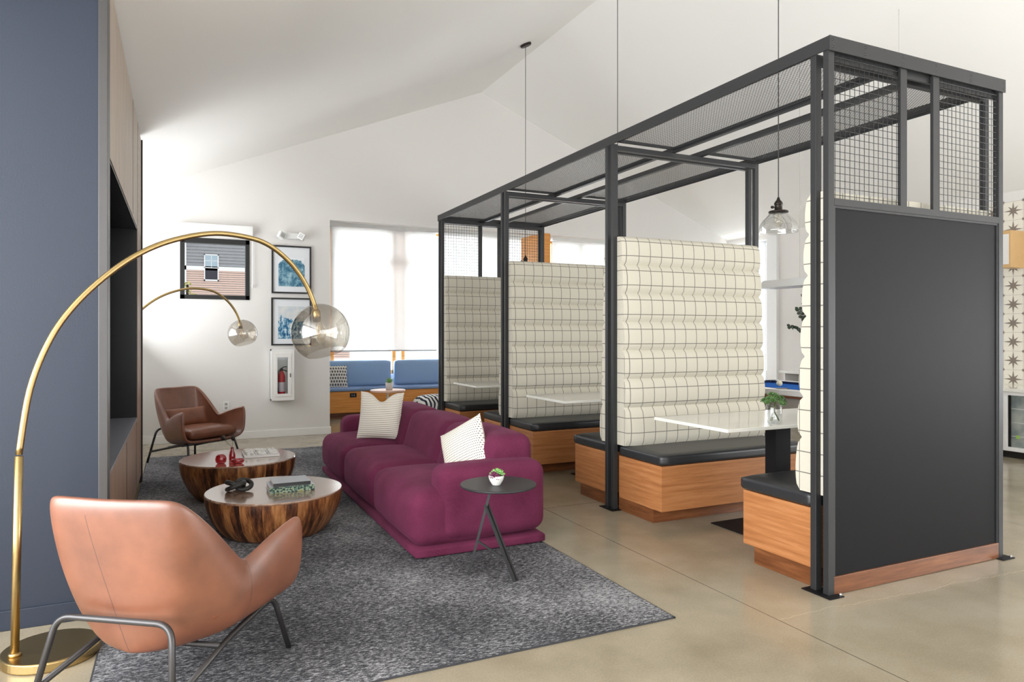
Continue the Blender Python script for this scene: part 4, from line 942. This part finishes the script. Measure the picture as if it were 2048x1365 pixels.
for xx, rz_ in ((1.125, 0.5), (1.365, -0.5)):
    mt = Matrix.Translation((xx, YF - 0.075, 2.46)) @ Matrix.Rotation(rz_, 4, 'Z') @ Matrix.Rotation(0.5, 4, 'Y')
    h_ = MB().box(-0.04, 0.04, -0.03, 0.03, -0.04, 0.04).xf(mt).build('lamp_head', M['white_metal'], el, bevel=0.006)
    g_ = MB()
    for a_ in (-0.018, 0, 0.018): g_.box(a_ - 0.002, a_ + 0.002, -0.033, -0.030, -0.026, 0.026).box(-0.026, 0.026, -0.033, -0.030, a_ - 0.002, a_ + 0.002)
    g_.xf(mt).build('lens_grid', M['chrome'], h_)
# extinguisher cabinet
ex = thing('extinguisher_cabinet', 'white wall cabinet with a glass door holding a red extinguisher', 'cabinet', (1.14, YF - 0.06, 0.447))
x0, x1, z0, z1 = 1.005, 1.270, 0.452, 1.075; yo = YF - 0.12
MB().box(x0, x1, yo + 0.01, YF - 0.001, z0, z0 + 0.02).box(x0, x1, yo + 0.01, YF - 0.001, z1 - 0.02, z1).box(x0, x0 + 0.02, yo + 0.01, YF - 0.001, z0, z1).box(x1 - 0.02, x1, yo + 0.01, YF - 0.001, z0, z1).box(x0, x1, YF - 0.008, YF - 0.001, z0, z1).build('body', M['white_metal'], ex)
d_ = MB(); gx0, gx1, gz0, gz1 = 1.075, 1.195, 0.535, 0.975
d_.box(x0, x1, yo, yo + 0.01, z0, gz0).box(x0, x1, yo, yo + 0.01, gz1, z1).box(x0, gx0, yo, yo + 0.01, gz0, gz1).box(gx1, x1, yo, yo + 0.01, gz0, gz1)
d_.box(1.045, 1.235, yo - 0.006, yo, z0 + 0.05, gz0).box(1.045, 1.235, yo - 0.006, yo, gz1, z1 - 0.05).box(1.045, gx0, yo - 0.006, yo, gz0, gz1).box(gx1, 1.235, yo - 0.006, yo, gz0, gz1)
dr = d_.build('door', M['trim'], ex, bevel=0.002)
MB().box(gx0, gx1, yo + 0.003, yo + 0.005, gz0, gz1).build('glass_pane', M['clear_glass'], dr)
MB().tube([(1.222, yo - 0.008, 0.78), (1.222, yo - 0.03, 0.775), (1.222, yo - 0.03, 0.735)], 0.006, 8).build('handle', M['chrome'], dr)
fe = thing('fire_extinguisher', 'red fire extinguisher behind the glass of the white wall cabinet', 'fire extinguisher', (1.13, YF - 0.06, z0 + 0.021))
ez = z0 + 0.021
MB().lathe([(0, 0.0), (0.040, 0.0), (0.044, 0.01), (0.044, 0.26), (0.038, 0.30), (0.020, 0.33), (0.014, 0.34), (0, 0.34)], (1.128, YF - 0.058, ez), 32).build('cylinder', M['red'], fe, smooth=True)
MB().lathe([(0.0446, 0.085), (0.0450, 0.086), (0.0450, 0.20), (0.0446, 0.201)], (1.128, YF - 0.058, ez), 32).build('label_band', M['label'], fe, smooth=True)
MB().box(1.112, 1.144, YF - 0.07, YF - 0.046, ez + 0.335, ez + 0.365).build('valve', M['bronze'], fe)
MB().tube([(1.12, YF - 0.07, ez + 0.36), (1.15, YF - 0.075, ez + 0.385), (1.19, YF - 0.078, ez + 0.388)], 0.006, 8).tube([(1.13, YF - 0.07, ez + 0.35), (1.16, YF - 0.075, ez + 0.345), (1.19, YF - 0.078, ez + 0.33)], 0.006, 8).build('lever', M['black_gloss'], fe)
MB().tube(spline([(1.115, YF - 0.07, ez + 0.35), (1.085, YF - 0.075, ez + 0.32), (1.078, YF - 0.08, ez + 0.2), (1.085, YF - 0.09, ez + 0.08)], 6), 0.006, 8).build('hose', M['black_gloss'], fe, smooth=True)
ol = thing('wall_outlet', 'white double wall outlet on the far wall behind the brown armchair', 'outlet', (0.505, YF - 0.005, 0.40))
MB().box(0.468, 0.542, YF - 0.007, YF - 0.0005, 0.35, 0.455).build('cover_plate', M['white_metal'], ol, bevel=0.002)
MB().box(0.49, 0.52, YF - 0.009, YF - 0.007, 0.365, 0.395).box(0.49, 0.52, YF - 0.009, YF - 0.007, 0.41, 0.44).build('socket', M['grey_body'], ol)

# ------------------------------------------------------------------ alcove: bench, cushions, table, pouf
ab = thing('alcove_bench', 'long honey-coloured wood window bench with blue seat pads in the alcove', 'bench', (3.4, 10.8, 0))
MB().box(1.722, 5.6, 10.5, YA - 0.001, 0.087, 0.405).build('base', M['alcove_oak'], ab, bevel=0.003)
MB().box(1.722, 5.6, 10.56, YA - 0.001, 0.0005, 0.087).build('toe_kick', M['walnut'], ab)
MB().cushion(1.725, 5.6, 10.48, 11.0, 0.406, 0.456, 0.018, n=10).build('seat_pad', M['blue_vinyl'], ab, smooth=True)
bo_ = MB().box(2.30, 2.40, 10.494, 10.4995, 0.315, 0.378).build('power_socket', M['black_gloss'], ab)
MB().box(2.328, 2.340, 10.492, 10.494, 0.335, 0.358).box(2.360, 2.372, 10.492, 10.494, 0.335, 0.358).build('socket_slot', M['grey_shelf'], bo_)
for x0, x1, wh in ((1.735, 3.035, 'left of the gap, behind the block-print pillow'), (3.095, 4.4, 'right of the gap, beside the booth post')):
    tag(MB().cushion(x0, x1, 10.86, 11.0, 0.457, 0.845, 0.04, (0, 0.02, 0.006), n=14).build('back_cushion', M['blue_fabric'], smooth=True), 'wide blue back cushion on the alcove bench, ' + wh, 'cushion', 'blue back cushions on the alcove bench')
pillow('throw_pillow', 'white block-print pillow on the blue alcove bench against the left wall', 'pillow', (2.12, 10.74, 0.61), (0.05, -1, 0.25), (0, 0.2, 1), 0.40, 0.36, 0.12, M['pillow_print'])
rt = thing('side_table', 'small round pink-topped pedestal table in front of the blue bench', 'table', (2.63, 9.6, 0))
MB().lathe([(0, 0.455), (0.235, 0.455), (0.243, 0.462), (0.243, 0.478), (0.236, 0.484), (0, 0.484)], (2.63, 9.6, 0), 48).build('tabletop', M['pink_wood'], rt)
MB().tube([(2.63, 9.6, 0.012), (2.63, 9.6, 0.455)], 0.015, 14).build('pole', M['white_metal'], rt, smooth=True)
MB().lathe([(0, 0.0005), (0.16, 0.0005), (0.16, 0.008), (0.03, 0.016), (0, 0.016)], (2.63, 9.6, 0), 36).build('base', M['white_metal'], rt)
sp2 = thing('potted_plant', 'light green leafy plant in a white pot on the pink-topped round table', 'plant', (2.64, 9.56, 0.4845))
MB().lathe([(0, 0), (0.045, 0), (0.053, 0.10), (0.050, 0.10), (0.046, 0.085), (0, 0.085)], (2.64, 9.56, 0.4845), 28).build('pot', M['ceramic'], sp2, smooth=True)
mb = MB(); random.seed(3)
for k in range(34):
    a_ = random.uniform(0, 2 * PI); e = random.uniform(0.2, 1.4); d = (math.cos(a_) * math.cos(e), math.sin(a_) * math.cos(e), math.sin(e))
    leaf(mb, (2.64, 9.56, 0.575), d, random.uniform(0.05, 0.095), 0.022, 0.004)
mb.build('foliage', M['light_leaf'], sp2)
tag(MB().cushion(3.05, 3.68, 9.25, 9.88, 0.001, 0.36, 0.12, (0.02, 0.02, 0.04), n=14).build('floor_pouf', M['pouf'], smooth=True), 'black and white striped floor pouf behind the sofa by the booth post', 'pouf')

# ------------------------------------------------------------------ pool table and light
pt = thing('pool_table', 'blue-felt pool table with white rails, seen past the nearest booth', 'pool table', (5.45, 4.8, 0))
MB().box(5.02, 5.88, 3.85, 5.76, 0.700, 0.728).build('playing_surface', M['felt'], pt)
MB().box(4.93, 5.03, 3.75, 5.86, 0.700, 0.752).box(5.87, 5.97, 3.75, 5.86, 0.700, 0.752).box(5.03, 5.87, 3.75, 3.85, 0.700, 0.752).box(5.03, 5.87, 5.76, 5.86, 0.700, 0.752).build('rail', M['white_metal'], pt, bevel=0.006)
MB().box(5.03, 5.075, 3.90, 5.71, 0.728, 0.750).box(5.825, 5.87, 3.90, 5.71, 0.728, 0.750).box(5.08, 5.82, 3.85, 3.895, 0.728, 0.750).box(5.08, 5.82, 5.715, 5.76, 0.728, 0.750).build('rail_cushion', M['rail_navy'], pt)
MB().box(4.925, 5.975, 3.745, 5.865, 0.682, 0.700).build('rail_edge', M['walnut'], pt)
MB().box(4.98, 5.92, 3.80, 5.81, 0.52, 0.682).build('apron', M['grey_body'], pt)
for xx, yy in ((5.06, 3.9), (5.84, 3.9), (5.06, 5.7), (5.84, 5.7)):
    MB().box(xx - 0.06, xx + 0.06, yy - 0.06, yy + 0.06, 0.0005, 0.52).build('leg', M['brown_grey'], pt, bevel=0.004)
for xx in (5.04, 5.86):
    for yy in (3.86, 4.8, 5.75):
        MB().lathe([(0, 0.0), (0.058, 0.0), (0.058, 0.006), (0.045, 0.007), (0, 0.007)], (xx, yy, 0.750), 20).build('pocket', M['black_gloss'], pt)
tag(MB().lathe([(0.0, -0.03)] + [(0.03 * math.sin(PI * k / 14), -0.03 * math.cos(PI * k / 14)) for k in range(1, 14)] + [(0, 0.03)], (5.48, 5.26, 0.7585), 20).build('pool_ball', M['ball'], smooth=True), 'cream pool ball resting on the blue felt', 'ball')
ll = thing('linear_lamp', 'long white trough-shaped light hanging over the pool table', 'lamp', (5.4, 4.5, 1.7))
pr_ = [(-0.15, 1.715), (0.15, 1.715), (0.11, 1.79), (-0.11, 1.79)]
v_ = [(5.4 + x, 3.65 - (0.0 if z < 1.75 else -0.06), z) for x, z in pr_] + [(5.4 + x, 5.35 - (0.0 if z < 1.75 else 0.06), z) for x, z in pr_]
MB().add(v_, [(0, 1, 2, 3), (7, 6, 5, 4), (0, 4, 5, 1), (1, 5, 6, 2), (2, 6, 7, 3), (3, 7, 4, 0)]).build('housing', M['white_metal'], ll)
for yy in (3.9, 4.93): MB().tube([(5.4, yy, 1.79), (5.4, yy, cz(5.4) - 0.002)], 0.0016, 6).build('cable', M['grey_body'], ll)
cs = thing('console_table', 'white wall console behind the pool table', 'table', (7.98, 6.85, 0))
MB().box(7.8, XR - 0.002, 6.15, 7.5, 0.70, 0.74).build('tabletop', M['white_metal'], cs, bevel=0.003)
for yy in (6.2, 7.42): MB().box(7.84, XR - 0.03, yy, yy + 0.03, 0.0005, 0.70).build('leg', M['white_metal'], cs)
MB().box(7.86, XR - 0.03, 6.23, 7.42, 0.30, 0.33).build('shelf', M['grey_body'], cs)
MB().box(XR - 0.05, XR - 0.03, 6.23, 7.42, 0.33, 0.70).build('back_panel', M['brown_grey'], cs)
ev = MB().lathe([(0, 0), (0.06, 0), (0.085, 0.08), (0.08, 0.2), (0.04, 0.29), (0.045, 0.32), (0.036, 0.32), (0.03, 0.29), (0, 0.02)], (0, 0, 0), 28).build('ceramic_vase', M['ceramic'], smooth=True)
ev.location = (7.95, 6.98, 0.7405); tag(ev, 'white ceramic vase on the wall console, mostly behind the booth back', 'vase')
eu = thing('eucalyptus_branches', 'dark eucalyptus branches leaning left out of the vase by the pool table', 'plant', (7.95, 6.98, 0.77)); random.seed(11)
for tip in ((7.92, 7.40, 1.36), (7.93, 7.26, 1.60), (7.95, 7.18, 1.78), (7.9, 6.85, 1.7), (7.97, 7.1, 1.5)):
    P = spline([(7.95, 6.98, 0.78), (7.95, 6.99, 1.08), (7.945, (6.98 + tip[1]) / 2 + 0.02, (1.1 + tip[2]) / 2 + 0.06), tip], 7)
    MB().tube(P, 0.004, 6).build('branch', M['bronze'], eu, smooth=True)
    mb = MB()
    for k in range(11, len(P)):
        for s_ in (-1, 1):
            d = Vector((random.uniform(-0.6, 0.2), s_ * random.uniform(0.4, 1), random.uniform(-0.3, 0.8)))
            leaf(mb, P[k], d, random.uniform(0.05, 0.07), 0.052, 0.004, up=(1, 0.1, 0.2))
    mb.build('foliage', M['dark_leaf'], eu)

# ------------------------------------------------------------------ bar corner on the right
ct_ = thing('counter', 'white countertop with base cabinets against the star-tiled wall', 'counter', (7.9, 3.9, 0))
MB().box(7.59, XR - 0.01, 2.9, 4.9, 0.672, 0.705).build('worktop', M['quartz'], ct_, bevel=0.003)
MB().box(7.65, XR - 0.01, 2.95, 4.85, 0.0005, 0.068).build('toe_kick', M['black_gloss'], ct_)
MB().box(7.62, XR - 0.01, 4.36, 4.88, 0.068, 0.672).box(7.62, XR - 0.01, 2.92, 3.60, 0.068, 0.672).build('cabinet', M['white_metal'], ct_, bevel=0.003)
fg = thing('beverage_fridge', 'white-framed glass-door drinks fridge under the counter', 'fridge', (7.9, 3.98, 0.068))
MB().box(7.70, XR - 0.02, 3.61, 4.35, 0.069, 0.670).build('body', M['fridge_inside'], fg)
fd = MB().box(7.62, 7.66, 3.61, 4.35, 0.069, 0.11).box(7.62, 7.66, 3.61, 4.35, 0.635, 0.670).box(7.62, 7.66, 4.31, 4.35, 0.11, 0.635).box(7.62, 7.66, 3.61, 3.65, 0.11, 0.635).build('door', M['white_metal'], fg, bevel=0.003)
MB().box(7.634, 7.646, 4.285, 4.31, 0.11, 0.635).build('gasket', M['black_gloss'], fd)
MB().box(7.636, 7.640, 3.65, 4.29, 0.11, 0.635).build('glass_pane', M['clear_glass'], fd)
MB().box(7.6345, 7.636, 3.98, 4.14, 0.55, 0.60).build('label_strip', simple('yellow_label', rgb(222, 184, 90), 0.6), fd)
MB().box(7.6345, 7.636, 4.20, 4.235, 0.20, 0.235).build('sticker', simple('green_sticker', rgb(150, 190, 90), 0.6), fd)
ws = thing('wall_sconce', 'boxy pale wood wall sconce on the star tile wall', 'lamp', (8.07, 4.5, 1.96))
MB().box(7.95, XR - 0.010, 4.46, 4.58, 1.965, 2.36).build('wood_box', simple('pale_sconce_wood', rgb(206, 168, 116), 0.45, var=0.08, scale=12), ws, bevel=0.003)
MB().box(7.945, 7.95, 4.48, 4.56, 2.0, 2.32).build('diffuser', M['ceramic'], ws)

# ------------------------------------------------------------------ outside
struct('ground', MB().box(-14, 20, 11.5, 30, -0.3, -0.1), M['concrete_pale'])
hs = thing('neighbour_house', 'neighbouring house with grey over pink siding seen through the small window', 'house', (2, 16, 0))
K = 2.5; HY = 40.0
def hx(x): return x * K
def hz(z): return (z - 1.25) * K + 1.25
hL, hR = hx(0.10), hx(3.5)
# lapped siding as real stepped boards
def siding(z0, z1, step, m, name):
    mb = MB(); z = z0
    while z < z1 - 0.001:
        t_ = min(z + step, z1)
        mb.add([(hL, HY - 0.10, z + 0.035), (hR, HY - 0.10, z + 0.035), (hR, HY - 0.06, t_), (hL, HY - 0.06, t_), (hL, HY, z + 0.035), (hR, HY, z + 0.035)], [(0, 1, 2, 3), (4, 5, 1, 0)]); z = t_
    mb.build(name, m, hs)
MB().box(hL, hR, HY, HY + 6, -0.1, 4.9).box(hL - 0.3, hR, HY, HY + 6, 4.9, 9).build('wall', M['house_white'], hs)
siding(hz(2.675), 9.0, 0.165, M['siding_grey'], 'upper_siding')
siding(-0.1, hz(2.592), 0.115, M['siding_pink'], 'lower_siding')
MB().box(hL, hR, HY - 0.12, HY, hz(2.592), hz(2.678)).build('belt_board', M['house_white'], hs)
MB().box(hL - 0.02, hL + 0.09, HY - 0.12, HY, -0.1, 9.0).build('corner_board', M['house_white'], hs)
MB().add([(hx(-0.1), HY - 0.5, hz(3.02)), (hx(0.32), HY - 0.5, hz(3.29)), (hx(0.32), HY - 0.5, hz(3.36)), (hx(-0.1), HY - 0.5, hz(3.12)), (hx(-0.1), HY, hz(3.02)), (hx(0.32), HY, hz(3.29)), (hx(0.32), HY, hz(3.36)), (hx(-0.1), HY, hz(3.12))],
         [(0, 1, 2, 3), (7, 6, 5, 4), (0, 4, 5, 1), (1, 5, 6, 2), (2, 6, 7, 3), (3, 7, 4, 0)]).build('roof_fascia', M['house_white'], hs)
a0, a1, b0_, b1_ = hx(0.471), hx(0.751), hz(2.375), hz(2.929)
wf = MB().box(a0, a1, HY - 0.15, HY - 0.02, b0_, b0_ + 0.07).box(a0, a1, HY - 0.15, HY - 0.02, b1_ - 0.05, b1_).box(a0, a0 + 0.05, HY - 0.15, HY - 0.02, b0_, b1_).box(a1 - 0.05, a1, HY - 0.15, HY - 0.02, b0_, b1_).box(a0, a1, HY - 0.15, HY - 0.02, hz(2.640), hz(2.656)).build('window', M['house_white'], hs)
MB().box(a0 + 0.05, a1 - 0.05, HY - 0.12, HY - 0.03, hz(2.656), b1_ - 0.05).build('upper_pane', M['pane_blue'], wf)
MB().box(a0 + 0.05, a1 - 0.05, HY - 0.12, HY - 0.03, b0_ + 0.07, hz(2.640)).build('lower_pane', M['pane_dark'], wf)
mx_ = (a0 + a1) / 2
MB().box(mx_ - 0.012, mx_ + 0.012, HY - 0.13, HY - 0.12, hz(2.656), b1_ - 0.05).box(a0 + 0.05, a1 - 0.05, HY - 0.13, HY - 0.12, hz(2.79), hz(2.80)).build('muntin', M['house_white'], wf)
# yellow-green shrub near the window
sh = thing('shrub', 'yellow-green leafy branches outside the lower left corner of the small window', 'plant', (0.1, 12.4, 0)); random.seed(21)
MB().tube(spline([(0.10, 12.4, -0.1), (0.08, 12.4, 1.0), (0.12, 12.4, 1.9), (0.12, 12.38, 2.05)], 5), 0.02, 8).tube(spline([(0.09, 12.4, 1.4), (0.22, 12.38, 1.75), (0.32, 12.38, 1.86)], 5), 0.010, 8).build('branch', M['bronze'], sh, smooth=True)
mb = MB()
for k in range(130):
    cx_, cz_, rr = random.choice(((0.10, 2.02, 0.06), (0.12, 1.88, 0.07), (0.16, 1.78, 0.08), (0.26, 1.84, 0.06), (0.10, 1.7, 0.1)))
    p = Vector((random.gauss(cx_, rr * 0.7), 12.4 + random.gauss(0, 0.06), random.gauss(cz_, rr * 0.7)))
    leaf(mb, p, (random.uniform(-1, 1), random.uniform(-1, 0.3), random.uniform(-0.5, 1)), 0.045, 0.026, 0.002)
mb.build('foliage', M['yellow_leaf'], sh)
